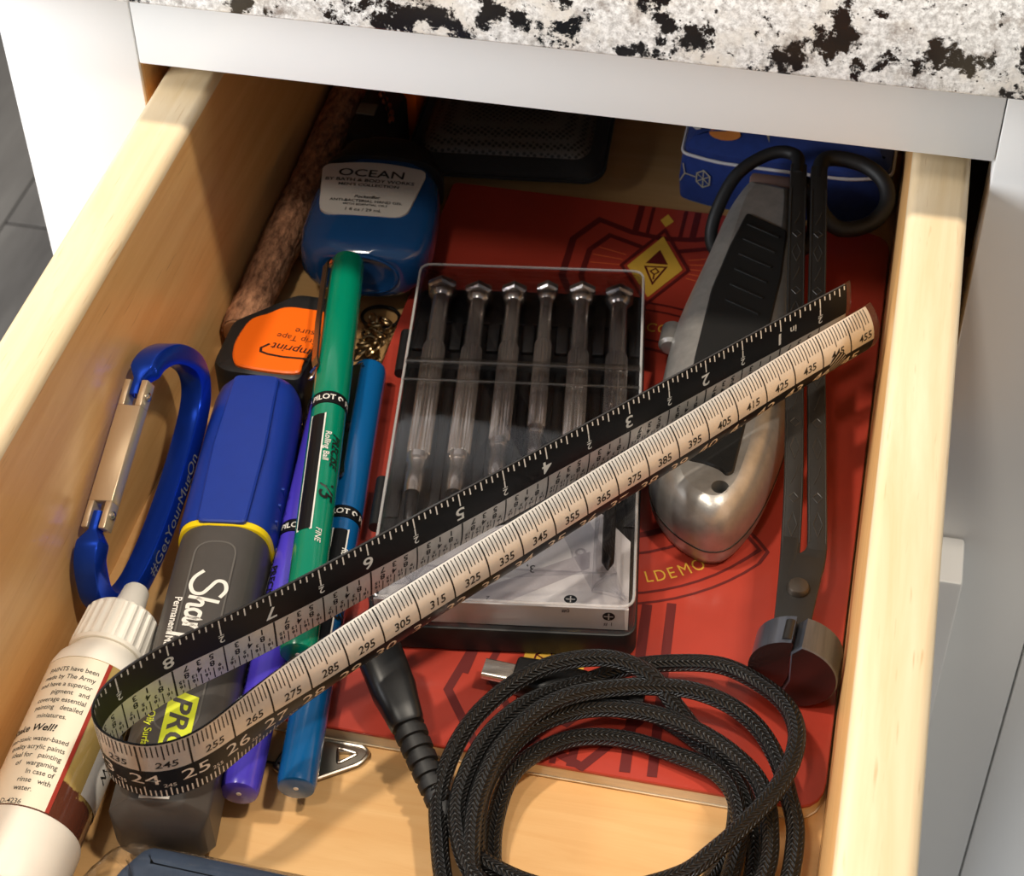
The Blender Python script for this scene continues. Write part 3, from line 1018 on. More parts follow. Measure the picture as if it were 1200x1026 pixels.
part('ring', xf(loft([capring(86.6, .955), capring(86.8, .985), capring(89.5, .99), capring(89.6, .95)]), MF), M_myellow, mk)
capo = part('cap', xf(loft([capring(88.6, .96), capring(88.7, 1.0), capring(91, 1.02), capring(125, 1.0), capring(ML - 9, .97), capring(ML - 4.2, .93, 2.8), capring(ML - 1.4, .84, 2.6), capring(ML - .2, .66, 2.4), capring(ML, .5, 2.4)]), MF), M_mblue, mk, label='dark blue cap')
clip = rpoly([(-6.6, 87.2), (6.6, 87.2), (7.4, 116), (6.4, ML - 3.0), (-6.4, ML - 3.0), (-7.4, 116)], [2, 2, 1, 2, 2, 1])
zs = lambda y: 12.55 - 0.9 * max(0, (y - (ML - 22)) / 22) ** 2 * 1.8
part('clip', xf(loft([[(x, y, zs(y) - 2.2) for x, y in clip], [(x, y, zs(y) + .25) for x, y in clip], [(x, y, zs(y) + .65) for x, y in inset(clip, .5)]]), MF), M_mblue, capo)
rg = []
for k in range(3):
    rg.append(xf(box(10.6, 12.6, 94 + k * 6, 94.9 + k * 6, 3.0, 7.6, .3), Matrix.Rotation(.12, 4, 'Y')))
part('grip_ridge', xf(cat(*rg), MF), M_mblue, capo)
# logo strokes, text frame: reading runs towards the viewer, letter tops to the right
ZM = 12.05


def mtext(g, x0, y0, z=ZM):
    return xf(wrap(g, lambda a, b, c: (x0 + b, y0 - a, z + c)), MF)


Sx = [[(7.6, 8.0), (5.2, 9.2), (2.6, 8.4), (2.2, 6.4), (4.4, 4.8), (6.4, 3.2), (6.2, 1.0), (3.8, -.2), (1.0, .4), (-1.2, 2.4)],
      [(9.2, 8.2), (8.3, 4), (7.6, 0)], [(7.9, 2.2), (9.2, 3.8), (10.4, 3.6), (10.3, 1.8), (10.3, .4), (11.6, .4)],
      [(14.6, 3.7), (12.8, 3.9), (11.8, 2.2), (12.4, .4), (14.0, 1.0), (14.9, 3.8), (14.6, 1.0), (15.4, .2), (16.4, 1.4)],
      [(16.8, 4.0), (16.6, 0.1)], [(16.7, 2), (17.8, 3.9), (19, 3.7)],
      [(20.6, 4), (19.6, -3.4)], [(20.4, 2.6), (22, 4), (23.4, 2.6), (22.6, .4), (20.4, .6)], [(25.2, 3.9), (25, .2)], [(26.8, 1.8), (29.4, 2.4), (28.4, 3.9), (26.8, 2.6), (27.4, .3), (30, .8)]]
lg = [stroke([(v.x, v.y) for v in spline([(a, b, 0) for a, b in st], 5)], 1.05) for st in Sx]
part('lettering', mtext(cat(*lg), -3.9, 69.5), M_white_ink, mk, smooth=0, label='white script logo')
part('lettering', mtext(text('Permanent Marker', 1.9, 0, 0, align='l', bold=.015), -6.3, 61.5), M_white_ink, mk, smooth=0)
part('emblem', mtext(flat([(-1.2, -1.0), (19, -1.0), (21.4, 6.4), (1.4, 6.4)]), -1.6, 31.5), M_lime, mk, smooth=0, label='lime green block with dark letters')
part('lettering', mtext(mv(text('PRO', 4.8, 10.1, 2.7, bold=.022, wide=1.3, shear=.25), 0, 0, .05), -1.6, 31.5), M_mgrey, mk, smooth=0)
part('lettering', mtext(text('Wet + Oily Surfaces', 1.8, 0, 0, align='l', bold=.01), -5.8, 33.5), M_lime, mk, smooth=0)
pill = rpoly([(-5.2, 20), (5.6, 20), (5.6, 81), (-5.2, 81)], 5.0, 8)
part('pill_ridge', xf(wrap(stroke(pill, .5, 0, True), lambda x, y, z: (x, y, ZM - .01)), MF), mat('marker_ridge', (92, 88, 84), 0.35), mk, smooth=0)
part('sticker', xf(box(-4.0, 3.2, .7, 3.4, 11.9, 12.1), MF), M_white_ink, mk, label='small white sticker near the marker end')

# ------------------------------------------------------------------ paint bottle
M_label = mat('bottle_label', (240, 228, 206), 0.5)
M_cap_white = mat('bottle_white', (240, 234, 222), 0.42, var=0.02, vscale=0.1)
M_redline = mat('label_red', (156, 44, 28), 0.5)
M_pot = bpy.data.materials.new('bottle_paint')
M_pot.use_nodes = True
nt = M_pot.node_tree
bb = nt.nodes['Principled BSDF']
bb.inputs['Roughness'].default_value = 0.16
bb.inputs['Coat Weight'].default_value = 0.6
tc = node(nt, 'ShaderNodeTexCoord')
sx = node(nt, 'ShaderNodeSeparateXYZ')
nt.links.new(tc.outputs['Object'], sx.inputs[0])
nz = node(nt, 'ShaderNodeTexNoise')
nz.inputs['Scale'].default_value = 190
nz.inputs['Detail'].default_value = 4
nt.links.new(tc.outputs['Object'], nz.inputs['Vector'])
m1 = node(nt, 'ShaderNodeMath', operation='MULTIPLY_ADD')
nt.links.new(nz.outputs['Fac'], m1.inputs[0])
m1.inputs[1].default_value = 0.016
m2 = node(nt, 'ShaderNodeMath', operation='ADD')
nt.links.new(sx.outputs[1], m2.inputs[0])
m2.inputs[1].default_value = 0.0055
nt.links.new(m2.outputs[0], m1.inputs[2])
rp = node(nt, 'ShaderNodeMapRange')
rp.inputs[1].default_value = 0.0
rp.inputs[2].default_value = 0.0009
nt.links.new(m1.outputs[0], rp.inputs[0])
mx = node(nt, 'ShaderNodeMix', data_type='RGBA')
nt.links.new(rp.outputs[0], mx.inputs[0])
mx.inputs[6].default_value = lin(92, 50, 36)
mx.inputs[7].default_value = lin(172, 146, 84)
nt.links.new(mx.outputs[2], bb.inputs['Base Color'])
BB, BT = Vector((17.5, 13.5, 13.4)), Vector((15.4, 103.5, 13.6))
BF = frame(BB, BT - BB)
bo = thing('dropper_bottle', 'small paint dropper bottle with white ribbed cap lying in the near left corner', 'bottle', (BB.x, 49.0, 0))
part('body', xf(lathe([(12.6, 0), (12.6, 12.1), (13, 12.4), (58.5, 12.4), (61.5, 11.6), (64.5, 9.6), (66, 7.5), (66, 0)], 48), BF), M_pot, bo)
part('foot', xf(lathe([(-6, 0), (-6, 11), (-5.2, 12.4), (-3.5, 13.1), (11.5, 13.1), (12.6, 12.8), (12.9, 12.2), (12.9, 0)], 48), BF), M_cap_white, bo, label='cream white bottom end')
part('shoulder', xf(lathe([(57.2, 0), (57.2, 12.5), (58.6, 12.55), (61.6, 11.8), (64.6, 9.9), (66.2, 9.0), (66.2, 0)], 48), BF), M_cap_white, bo)
part('cap', xf(lathe([(66.3, 0), (66.3, 9.9), (67, 10.5), (67.8, 10.4), (78.6, 9.9), (79.4, 9.4), (79.9, 8.4), (79.9, 0)], 96, lambda j, y: (1.0 if j % 4 < 2 else .955) if 67.5 < y < 79 else .985), BF), M_cap_white, bo, smooth=25)
part('tip', xf(lathe([(79.95, 0), (79.95, 4.4), (84, 4.1), (89.4, 3.5), (90.3, 2.9), (90.5, 0)], 28), BF), M_cap_white, bo)


def bcyl(r):
    return lambda a, y, z: BF @ Vector((r * math.sin(a), y, r * math.cos(a)))


def patch(a0, a1, y0, y1, r, n):
    V, F = [], []
    for i in range(n + 1):
        a = a0 + (a1 - a0) * i / n
        V += [(a, y0, 0), (a, y1, 0)]
    for i in range(n):
        F.append((2 * i, 2 * i + 2, 2 * i + 3, 2 * i + 1))
    return wrap((V, F), bcyl(r))


lb = part('label', patch(-2.6, 0.50, 13.2, 57.0, 12.5, 40), M_label, bo, label='cream paper label with black text')
part('label_edge', patch(0.50, 0.58, 13.2, 57.0, 12.52, 2), M_redline, lb)
rows = [('PAINTS have been', 0), ('made by The Army', 1), ('and have a superior', 2), ('pigment   and', 3), ('coverage essential', 4), ('painting   detailed', 5), ('miniatures.          ', 6.1),
        ('non-toxic water-based', 9.0), ('quality acrylic paints', 10), ('ideal for   painting', 11), ('of   wargaming', 12), ('In case of', 13), ('rinse   with', 14), ('water.            ', 15), ('D-4236                ', 16.6)]
tx = []
for s, k in rows:
    tx.append(text(s.strip(), 1.38, 0.40 * 12.5 - (0.3 * len(s) - 0.3 * len(s.strip())), 53.2 - k * 2.36, align='r', bold=.006, wide=.92))
tx.append(text('Shake Well!', 2.0, 0.8, 53.2 - 7.6 * 2.36, align='r', bold=.02, shear=.2))
part('lettering', wrap(cat(*tx), lambda x, y, z: bcyl(12.56)(x / 12.5, y, 0)), M_ink, lb, smooth=0)
st = part('sticker', patch(1.02, 2.3, 22.0, 43.5, 12.55, 10), M_white_ink, bo, label='white sticker on the side of the bottle')
part('lettering', wrap(cat(text('M', 2.6, 1.42 * 12.5, 35, rot=-PI / 2 + .2, bold=.012), text('W', 2.8, 1.42 * 12.5, 31, rot=-PI / 2 + .2, bold=.012)), lambda x, y, z: bcyl(12.6)(x / 12.5, y, 0)), M_ink, st, smooth=0)

# ------------------------------------------------------------------ carabiner
M_cblue = mat('anodised_blue', (28, 76, 214), 0.22, 0.75, bump=0.006, bscale=0.8)
M_cgate = mat('gate_silver', (226, 206, 176), 0.3, 0.7)
ca = thing('carabiner', 'blue metal carabiner with silver gate, leaning on the left drawer wall', 'carabiner', (8, 130, 0.5))
NRM = Vector((.97, -.07, .22)).normalized()
cp = [(5.3, 143.5, 47.6), (5.3, 149.0, 49.6), (5.8, 157, 49.6), (7.2, 166, 44.5), (9.2, 173, 34.5), (10.4, 171.5, 25.5), (11.0, 162, 19), (12.2, 140, 14), (12.2, 118, 9.8), (10.4, 105, 7.0), (7.8, 98, 8.6), (6.0, 95.6, 14), (5.2, 96.6, 21.0), (5.0, 98.5, 26.8), (4.9, 104, 30.4), (4.9, 110, 33.2)]
cp = [(x + .6, 130 + (y - 130) * .92, max(7.0, 28 + (z - 28) * .93)) for x, y, z in cp]
path = spline(cp, 6)
rings = []
for i, p in enumerate(path):
    t = (path[min(i + 1, len(path) - 1)] - path[max(i - 1, 0)]).normalized()
    sd_ = t.cross(NRM).normalized()
    e = min(i, len(path) - 1 - i)
    wn = 1.35 if e < 6 else (1.35 + (3.5 - 1.35) * min(1, (e - 5) / 3))
    hs = 1.9 if e < 6 else (1.9 + (2.9 - 1.9) * min(1, (e - 5) / 4))
    rings.append([p + sd_ * a + NRM * b for a, b in rpoly([(-hs, -wn), (hs, -wn), (hs, wn), (-hs, wn)], .8, 2)])
part('body', loft(rings), M_cblue, ca, smooth=30)
g0, g1 = Vector((5.5, 107.2, 30.9)), Vector((5.9, 146.2, 47.8))
GF = frame(g0, g1 - g0, up=tuple(NRM))
GL = (g1 - g0).length
gp = [(-2.3, -3.6), (2.3, -3.6)]
gate = cat(box(-2.0, 2.0, 7.5, GL - 7.5, -3.6, 3.6, .3), box(-2.0, 2.0, 0, 7.6, 1.7, 3.6, .3), box(-2.0, 2.0, 0, 7.6, -3.6, -1.7, .3), box(-2.0, 2.0, GL - 7.6, GL, 1.7, 3.6, .3), box(-2.0, 2.0, GL - 7.6, GL, -3.6, -1.7, .3))
ga = part('gate', xf(gate, GF), M_cgate, ca, label='silver spring gate')
rv = lambda y: xf(lathe([(0, 0), (0, 1.2), (.5, 1.2), (.9, .6), (.9, 0)], 14), GF @ Matrix.Translation((0, y, 3.6)) @ Matrix.Rotation(PI / 2, 4, 'X'))
for y in (4.2, GL - 4.2):
    part('rivet', rv(y), M_wire, ga)
# lettering along the spine's outward face
bar_pts = path[36:55][::-1]            # from the lower bend up the straight side
bar_len = np.cumsum([0] + [(bar_pts[k + 1] - bar_pts[k]).length for k in range(len(bar_pts) - 1)])
sl = float(bar_len[-1])


def spine(x, y, z):
    k = int(min(max(np.searchsorted(bar_len, x) - 1, 0), len(bar_pts) - 2))
    t = (x - bar_len[k]) / (bar_len[k + 1] - bar_len[k])
    c = bar_pts[k].lerp(bar_pts[k + 1], t)
    d = (bar_pts[k + 1] - bar_pts[k]).normalized()
    return c + NRM * 3.62 + NRM.cross(d).normalized() * y


part('lettering', wrap(text('#GetYourMugOn', 3.2, sl * .47, 0, wide=1.2), spine), mat('grey_print', (126, 126, 132), .5), ca, smooth=0)

# ------------------------------------------------------------------ bark stick
M_bark = mat('bark', (92, 58, 40), 0.85, rgb2=(206, 150, 112), vscale=0.55, stretch=(1.0, 0.42, 1.0), bump=1.1, bscale=0.75, detail=6)
M_cutwood = mat('cut_wood', (172, 126, 90), 0.8, var=0.15, vscale=0.5)
sk = thing('bark_stick', 'bark-covered wooden stick lying along the left wall of the drawer', 'stick', (7, 300, 0.5))
KF = frame((6.9, 213.2, 7.6), (1.1, 122, 6.2))
rings = []
n = 26
ph = [rng.uniform(0, 6.28) for _ in range(8)]
for i in range(120):
    y = i * 1.8
    rr = []
    for j in range(n):
        a = 2 * PI * j / n
        r = 6.35 + .18 * math.sin(y * .11 + ph[0] + 2 * a) + .22 * math.sin(y * .53 + ph[1] + 3 * a) * math.sin(a * 5 + ph[2] + y * .2) + rng.normal(0, .16)
        if i < 2:
            r -= .5 - .25 * i
        rr.append((r * math.sin(a), y, r * math.cos(a)))
    rings.append(rr)
part('bark', xf(loft(rings), KF), M_bark, sk, smooth=60)
ef = part('cut_end', xf(lathe([(-.5, 0), (-.5, 3.5), (-.35, 4.9), (.2, 5.5), (.2, 0)], 24), KF), M_cutwood, sk)
part('hole', xf(mv(lathe([(-.56, 0), (-.56, 1.15), (.1, 1.15), (.1, 0)], 16), .6, 0, 1.8), KF), M_ink, ef)
part('tip', xf(mv(lathe([(-2.6, 0), (-2.4, 1.2), (-1.6, 2.0), (-.4, 2.2), (-.4, 0)], 18), .8, 0, -3.0), KF), M_white_ink, sk, label='white rounded tip under the cut end')

# ------------------------------------------------------------------ orange tape measure
M_orange = mat('tape_orange', (240, 104, 18), 0.36, coat=0.15)
M_rubber = mat('black_rubber', (26, 26, 27), 0.55, var=0.12, vscale=0.4, bump=0.02, bscale=1.0)
tm = thing('tape_measure', 'small black tape measure with an orange face, between stick and marker cap', 'tape measure', (26, 204, 0))
tp = rpoly([(x - .9, y + 3) for x, y in [(8.4, 186), (12.5, 182.6), (36.4, 182.6), (37.4, 196), (40.5, 200), (40.5, 221), (24, 221), (15.5, 212), (8.4, 205)]], 3)
part('body', stack(tp, [(0.1, 1.5), (1.5, 0), (15.6, 0), (17.3, .6), (17.9, 1.8)]), M_rubber, tm)
fo = [(14.5, 205.5), (13.2, 200), (13.0, 193), (15.0, 186.6), (19, 184.4), (34.2, 184.8), (35.4, 190), (36.5, 199), (38.2, 211.5), (28, 213.2), (22.5, 212.4), (18.5, 208.8)]
fo = [(x - .9, y + 3) for x, y in fo]
fo = [(v.x, v.y) for v in spline([(x, y, 0) for x, y in fo], 4, True)]
fc = part('face', stack(fo, [(17.3, 0), (18.5, 0), (18.9, .5)]), M_orange, tm, label='orange face plate with black lettering')
part('lettering', mv(cat(text('Imprint', 3.1, 30.6, 194.2, rot=PI - .06, bold=.012, shear=.15), text('Grip Tape', 2.3, 31.0, 199.0, rot=PI - .06), text('Measure', 2.5, 35.0, 202.2, rot=PI - .06)), -.9, 3, 18.93), M_ink, fc, smooth=0)
part('swoosh', mv(stroke([(23.4, 195.4), (21.4, 193.2), (21.8, 191.6), (24.2, 190.9), (29, 190.6), (37, 191.2)], .8), -.9, 3, 18.93), M_ink, fc, smooth=0)
part('wire_clip', tube(spline([(38.4, 195, 18.6), (39.6, 193.5, 19.3), (39.3, 187.5, 19.0), (38.2, 186.6, 18.3), (38.8, 190, 18.4)], 5), .45, 8), M_wire, tm)

# ------------------------------------------------------------------ sanitiser bottle
M_gel = mat('gel_blue', (26, 74, 128), 0.14, coat=0.6, var=0.06, vscale=0.06)
M_gel_label = mat('gel_label', (196, 192, 186), 0.5)
sb = thing('gel_bottle', 'small blue hand gel bottle with a pale label, lying beyond the green pen', 'bottle', (36, 262, 0))
SF = frame((39.9, 235.4, 18.0), (-.10, .995, .0), up=(.02, 0, 1))


def gring(y, w, h, p=3.2, dz=0):
    return [(x, y, z + dz) for x, z in ell(w, h, p, 48)]


part('body', xf(loft([gring(1.6, 7.0, 4.4, 2.4), gring(.9, 10, 6.6, 2.5), gring(0.1, 12.0, 7.6, 2.6), gring(.3, 13.5, 8.6, 2.6), gring(1.8, 16.5, 9.9, 2.8), gring(6, 19.6, 10.9), gring(14, 20.9, 11.3), gring(30, 20.6, 11.3), gring(40, 19.2, 11.1), gring(46.5, 16.2, 10.4), gring(50, 11, 9), gring(51, 8, 7.5)]), SF), M_gel, sb)
lbp = rpoly([(-15.2, 15), (12.0, 15.5), (15.4, 40.2), (-1.6, 43.2), (-18.6, 40.2)], [5, 5, 3, 12, 3], 5)


def gtop(x, y, z):
    # the label follows the gentle swell of the bottle front
    return (x, y, 11.42 - 0.0 * x - 1.6 * (abs(x) / 19) ** 4 * 0.35 - .00 * y + z)


part('label', xf(loft([[gtop(x, y, -.9) for x, y in lbp], [gtop(x, y, .05) for x, y in lbp], [gtop(x, y, .12) for x, y in inset(lbp, .3)]]), SF), M_gel_label, sb, label='pale grey label with dark lettering')
tt = [mv(g, -1.6, -.8) for g in [text('OCEAN', 3.7, -.5, 37.4, wide=1.18, bold=.008), text('BY BATH & BODY WORKS', 1.55, -.4, 33.6, bold=.012, wide=1.1), text("MEN'S COLLECTION", 1.3, -.4, 31.2, bold=.01, wide=1.15), text('PocketBac', 1.35, .2, 25.2, bold=.012, shear=.2), text('ANTI-BACTERIAL HAND GEL', 1.25, .1, 23.0, bold=.01), text('WITH ESSENTIAL OILS', 1.0, .1, 21.2, bold=.01), text('1 fl oz / 29 mL', 1.4, .1, 18.6, bold=.01)]]
part('lettering', xf(wrap(cat(*tt), lambda x, y, z: gtop(x, y, .17)), SF), M_ink, sb, smooth=0)
part('base_ring', xf(sweep([(11.8 * math.cos(a), .15, 7.4 * math.sin(a)) for a in np.linspace(0, 2 * PI, 40, endpoint=False)], circ(.45, 8), True), SF), M_gel, sb)
cpn = part('cap', xf(loft([gring(51.1, 12.5, 9.4, 3), gring(52, 13.2, 9.9, 3), gring(58.8, 12.6, 9.4, 3), gring(60.5, 11.5, 8.6, 3)]), SF), M_blackpl, sb, label='black flip cap')
part('holder', xf(loft([gring(45.5, 19.6, 11.9, 3), gring(48, 19.4, 12.2, 3), gring(51, 17.5, 11.4, 3), gring(56.5, 15.5, 11.0, 3), gring(58.5, 13.5, 9.6, 3)]), SF), M_rubber, sb, label='black rubber holder')
kc = thing('key_strap', 'black nylon key strap with tiny copper beads, behind the gel bottle', 'strap', (24, 318, 0))
part('strap', stack(rpoly([(15.5, 303), (30.5, 303), (30.5, 331), (15.5, 331)], 3, 4), [(.3, 1.2), (2, 0), (18.5, 0), (20.4, .7), (20.9, 2)]), M_rubber, kc)
for k, (x, y, z) in enumerate([(22.5, 326, 21.8), (24.6, 322.5, 21.8), (26.8, 319, 21.8), (28.6, 315.4, 21.8), (29.6, 312, 21.8)]):
    part('bead', mv(lathe([(-1.7, 0), (-1.3, .8), (0, 1.05), (1.3, .8), (1.7, 0)], 12), x, y, z), mat('copper', (170, 104, 78), .35, .8) if k == 0 else bpy.data.materials['copper'], kc)
part('cord', tube(spline([(21, 329, 22.2), (24.6, 322.5, 22.4), (29.6, 312, 22.0), (30.4, 309, 21.2)], 4), .5, 8), M_blackpl, kc)
part('charm', box(16.5, 23, 314, 320, 20.95, 21.8, .3), mat('charm_grey', (112, 104, 92), .5), kc)
ob_ = thing('orange_box', 'orange cardboard packet mostly hidden behind the black pouch', 'box', (26, 345, 0))
part('carton', box(16, 32.4, 333.5, 372, 0.2, 27.5, .6), M_orange, ob_)
part('flap', box(16.2, 32.2, 372.2, 378, 26.4, 27.2, .2), M_orange, ob_)

# ------------------------------------------------------------------ black mesh pouch
M_nylon = mat('black_nylon', (24, 24, 25), 0.75, var=0.2, vscale=0.8, bump=0.08, bscale=2.0, sheen=0.1)
mesh = bpy.data.materials.new('black_mesh')
mesh.use_nodes = True
nt = mesh.node_tree
bs = nt.nodes['Principled BSDF']
bs.inputs['Roughness'].default_value = 0.55
tc = node(nt, 'ShaderNodeTexCoord')
mp = node(nt, 'ShaderNodeMapping')
mp.inputs['Scale'].default_value = (1000, 1000, 1000)
mp.inputs['Rotation'].default_value = (0, 0, .5)
vo = node(nt, 'ShaderNodeTexVoronoi')
vo.inputs['Scale'].default_value = .62
vo.inputs['Randomness'].default_value = .12
nt.links.new(tc.outputs['Object'], mp.inputs[0])
nt.links.new(mp.outputs[0], vo.inputs['Vector'])
rr_ = node(nt, 'ShaderNodeValToRGB')
rr_.color_ramp.elements[0].position = .3
rr_.color_ramp.elements[1].position = .48
rr_.color_ramp.elements[0].color = lin(8, 8, 8)
rr_.color_ramp.elements[1].color = lin(84, 80, 76)
nt.links.new(vo.outputs['Distance'], rr_.inputs[0])
nt.links.new(rr_.outputs[0], bs.inputs['Base Color'])
po = thing('mesh_pouch', 'black padded pouch with a mesh panel at the back of the drawer', 'pouch', (67, 340, 0))
pp = rpoly([(35, 301.5), (99, 308.5), (102, 314), (97, 380), (33, 374)], [8, 9, 4, 9, 9], 6)


def pillow(z, d):
    return [(67 + (x - 67) * (1 - d / 34), 341 + (y - 341) * (1 - d / 36), z) for x, y in pp]


part('body', loft([pillow(z, d) for z, d in [(6.3, 3), (7.2, 1), (8.6, .1), (10, .6), (11.6, 2), (13.6, 4.4), (15.6, 7.6), (17.4, 12), (18.6, 18), (19, 26)]]), M_nylon, po, smooth=60)
part('mesh_panel', loft([pillow(z, d) for z, d in [(13.4, 4.9), (14.5, 5.0), (16.1, 7.7), (17.8, 12.1), (19, 18), (19.4, 26)]]), mesh, po, smooth=60)
part('piping', tube([Vector(p) for p in pillow(8.7, -.1)], .8, 8, True), M_nylon, po)
part('seam', tube([(66.2, 321, 17.9), (66.6, 328, 19.1), (67.0, 336, 19.6)], .2, 6), mat('seam_grey', (70, 66, 62), .7), po)

# ------------------------------------------------------------------ patterned fabric pouch
M_fab = mat('pouch_blue', (26, 54, 128), 0.85, var=0.10, vscale=0.3, bump=0.03, bscale=2.2, sheen=0.15)
M_fab_or = mat('pouch_orange_print', (214, 136, 66), 0.85)
M_fab_gr = mat('pouch_grey_print', (176, 172, 150), 0.85)
M_fab_wh = mat('pouch_white_print', (222, 222, 226), 0.85)
fb = thing('fabric_pouch', 'blue patterned fabric pouch with a white seam, at the back right', 'pouch', (160, 335, 0))
fpo = rpoly([(127.5, 314), (140, 310.5), (184, 309.5), (197.5, 314), (198, 352), (127, 352)], [3, 6, 6, 4, 6, 6], 5)
part('body', stack(fpo, [(0.3, 3), (2.5, .6), (9, 0), (17, .4), (20.6, 1.6)]), M_fab, fb)
part('flap', stack(inset(fpo, .4), [(20.7, 1.2), (23, 1.0), (26, 3.2), (28, 8), (28.6, 14)]), M_fab, fb)
part('piping', tube([Vector((x, y, 20.7)) for x, y in inset(fpo, .6)], .55, 8, True), M_fab_wh, fb, label='thin white piping')
pr = lambda g: wrap(g, lambda x, y, z: (x, y, z))
yq = lambda z: 0


def fside(cx, cz, poly):
    # printed motif on the front side
    return [(cx + a, 311.9 - .0 * a - .28 * (cx + a - 130) * (1 if cx + a < 140 else 0) - .1, cz + b) for a, b in poly], [tuple(range(len(poly)))]


disc = lambda r, q=1.0, n=18: [(r * math.cos(2 * PI * k / n), r * q * math.sin(2 * PI * k / n)) for k in range(n)]
zt = lambda y: 23 + .1


def ftop(cx, cy, poly, dz=.4):
    out = []
    for a, b in poly:
        y = cy + b
        d = max(0, y - 311.8)
        z = 23.0 + (3.0 * min(d, 2.2) / 2.2) + 2.0 * min(max(d - 2.2, 0), 4.8) / 4.8
        out.append((cx + a, y, z + dz))
    return out, [tuple(range(len(poly)))]


part('printed_disc', ftop(141.5, 317.5, disc(5.2, .45)), M_fab_or, fb, smooth=0, label='orange round print')
part('printed_disc', ftop(140, 325.5, disc(5.5, .5)), M_fab_or, fb, smooth=0, label='orange round print')
part('printed_shape', cat(ftop(154.5, 320.5, [(-3.6, 3), (3.4, 3.4), (1.2, -.5), (1.8, -4.4), (.2, -1.2)])), M_fab_gr, fb, smooth=0)
part('printed_shape', ftop(131.5, 320, [(-2.2, 2.5), (-.6, 2.9), (.6, 1.2), (2.0, -1.8), (.4, -2.2), (-1.9, -.4)]), M_fab_wh, fb, smooth=0)
part('printed_shape', ftop(166, 322.6, disc(2.2, .6)), M_fab_wh, fb, smooth=0)
hexo = [(2.6 * math.cos(PI / 6 + k * PI / 3), 3.4 * math.sin(PI / 6 + k * PI / 3)) for k in range(6)]


def f2(g, cx, cz):
    return wrap(g, lambda x, y, z: (cx + x, (313.95 - (cx + x - 127.5) * .28) - .12 if cx + x < 138 else 310.9 - .15, cz + y))


part('printed_shape', cat(*[f2(stroke([(a, b) for a, b in hexo], .4, 0, True), 136.0, 13.2)] + [f2(stroke([(0, 0), h], .32), 136.0, 13.2) for h in hexo] + [f2(stroke([(-2.2, -3.6), (-.6, 0), (-1.4, 3.8)], .4), 130.2, 13.4), f2(stroke([(-.6, 0), (3.2, -.2)], .4), 130.2, 13.4)]), M_fab_gr, fb, smooth=0)

# ------------------------------------------------------------------ utility knife
M_knife = mat('knife_grey', (176, 172, 167), 0.36, 0.75, var=0.12, vscale=0.25, bump=0.03, bscale=1.6, detail=8)
M_grip = mat('knife_grip', (20, 20, 20), 0.45, bump=0.01, bscale=1.5)
kn = thing('utility_knife', 'silver metal utility knife with black grip panel lying under the folded ruler', 'knife', (158, 220, 6.1))
KP = Vector((160, 150, 6.3))
KR = Matrix.Translation(KP) @ Matrix.Rotation(math.radians(2.0), 4, 'X') @ Matrix.Translation(-KP)
ko = [(161.5, 148.0), (166.5, 150.6), (171.5, 160), (175.0, 174), (177.2, 192), (177.4, 212), (175.2, 240), (171.2, 270), (168.8, 289), (166.4, 291.6), (153.2, 293), (150.8, 291.6), (147.0, 279), (143.4, 256), (139.6, 230), (138.9, 208), (139.8, 186), (141.2, 170), (144.5, 160), (150.5, 153), (156.5, 149.2)]
ko = [(v.x, v.y) for v in spline([(x, y, 0) for x, y in ko], 3, True)]


def kring(z, d):
    # draw the outline in towards the knife's centre line
    out = []
    for x, y in ko:
        yc = min(max(y, 163), 280)
        xc = 158.6 + (170 - abs(yc - 215)) * 0.0 + (yc - 163) / 117 * 0.4
        f = d / 17.5
        out.append((x + (xc - x) * f, y + (yc - y) * f, z))
    return out


kl = [kring(z, d) for z, d in [(6.2, 3.2), (7.0, 1.5), (9.5, .3), (14.0, 0), (18.5, .35), (22.5, 1.6), (25.6, 3.6), (27.4, 6.0), (28.0, 8.4)]]
V, F = loft(kl)
part('body', xf((V, F[:-1]), KR), M_knife, kn, smooth=50)
# flat top with a real round hole
HC, HR = (161.8, 158.6), 2.35
bm = bmesh.new()
hole_ring = [(HC[0] + HR * math.cos(2 * PI * k / 24), HC[1] + HR * math.sin(2 * PI * k / 24), 28.0) for k in range(24)]
for loop in (kl[-1], hole_ring):
    vs = [bm.verts.new(p) for p in loop]
    for k in range(len(vs)):
        bm.edges.new((vs[k - 1], vs[k]))
bmesh.ops.triangle_fill(bm, edges=list(bm.edges), use_beauty=True)
bm.verts.index_update()
top = ([tuple(v.co) for v in bm.verts], [tuple(v.index for v in f.verts) for f in bm.faces if (f.calc_center_median() - Vector((HC[0], HC[1], 28))).length > HR * .93])
bm.free()
part('top_face', xf(top, KR), M_knife, kn, smooth=0)
part('hole_wall', xf(loft([hole_ring, [(x, y, 27.7) for x, y, z in hole_ring], [(x, y, 21) for x, y, z in hole_ring]], cap=False), KR), M_knife, kn)
part('screw', xf(mv(xf(lathe([(-1, 0), (-1, HR), (0, HR), (.4, 1.5), (.9, 1.0), (.9, 0)], 24), Matrix.Rotation(PI / 2, 4, 'X')), HC[0], HC[1], 22.0), KR), M_steel_dark, kn, label='dark screw deep in the hole')
part('seam', xf(tube([Vector((x, y, 13.2)) for x, y in inset(ko, -.02)], .22, 6, True), KR), M_steel_dark, kn)
gpl = [(154.2, 272), (167.2, 266), (168.0, 245), (167.4, 228), (166.4, 205), (165.4, 182), (164.6, 164), (163.0, 162.6), (161.0, 164.6), (156.5, 166), (151.8, 166.4), (148.8, 186), (148.0, 206), (148.6, 236), (151.2, 256)]
gpl = rpoly(gpl[::-1], 1.2, 3)
gk = part('grip_panel', xf(stack(gpl, [(26.6, -.6), (28.3, 0), (28.7, .4)]), KR), M_grip, kn, label='black grip panel')
rdg = []
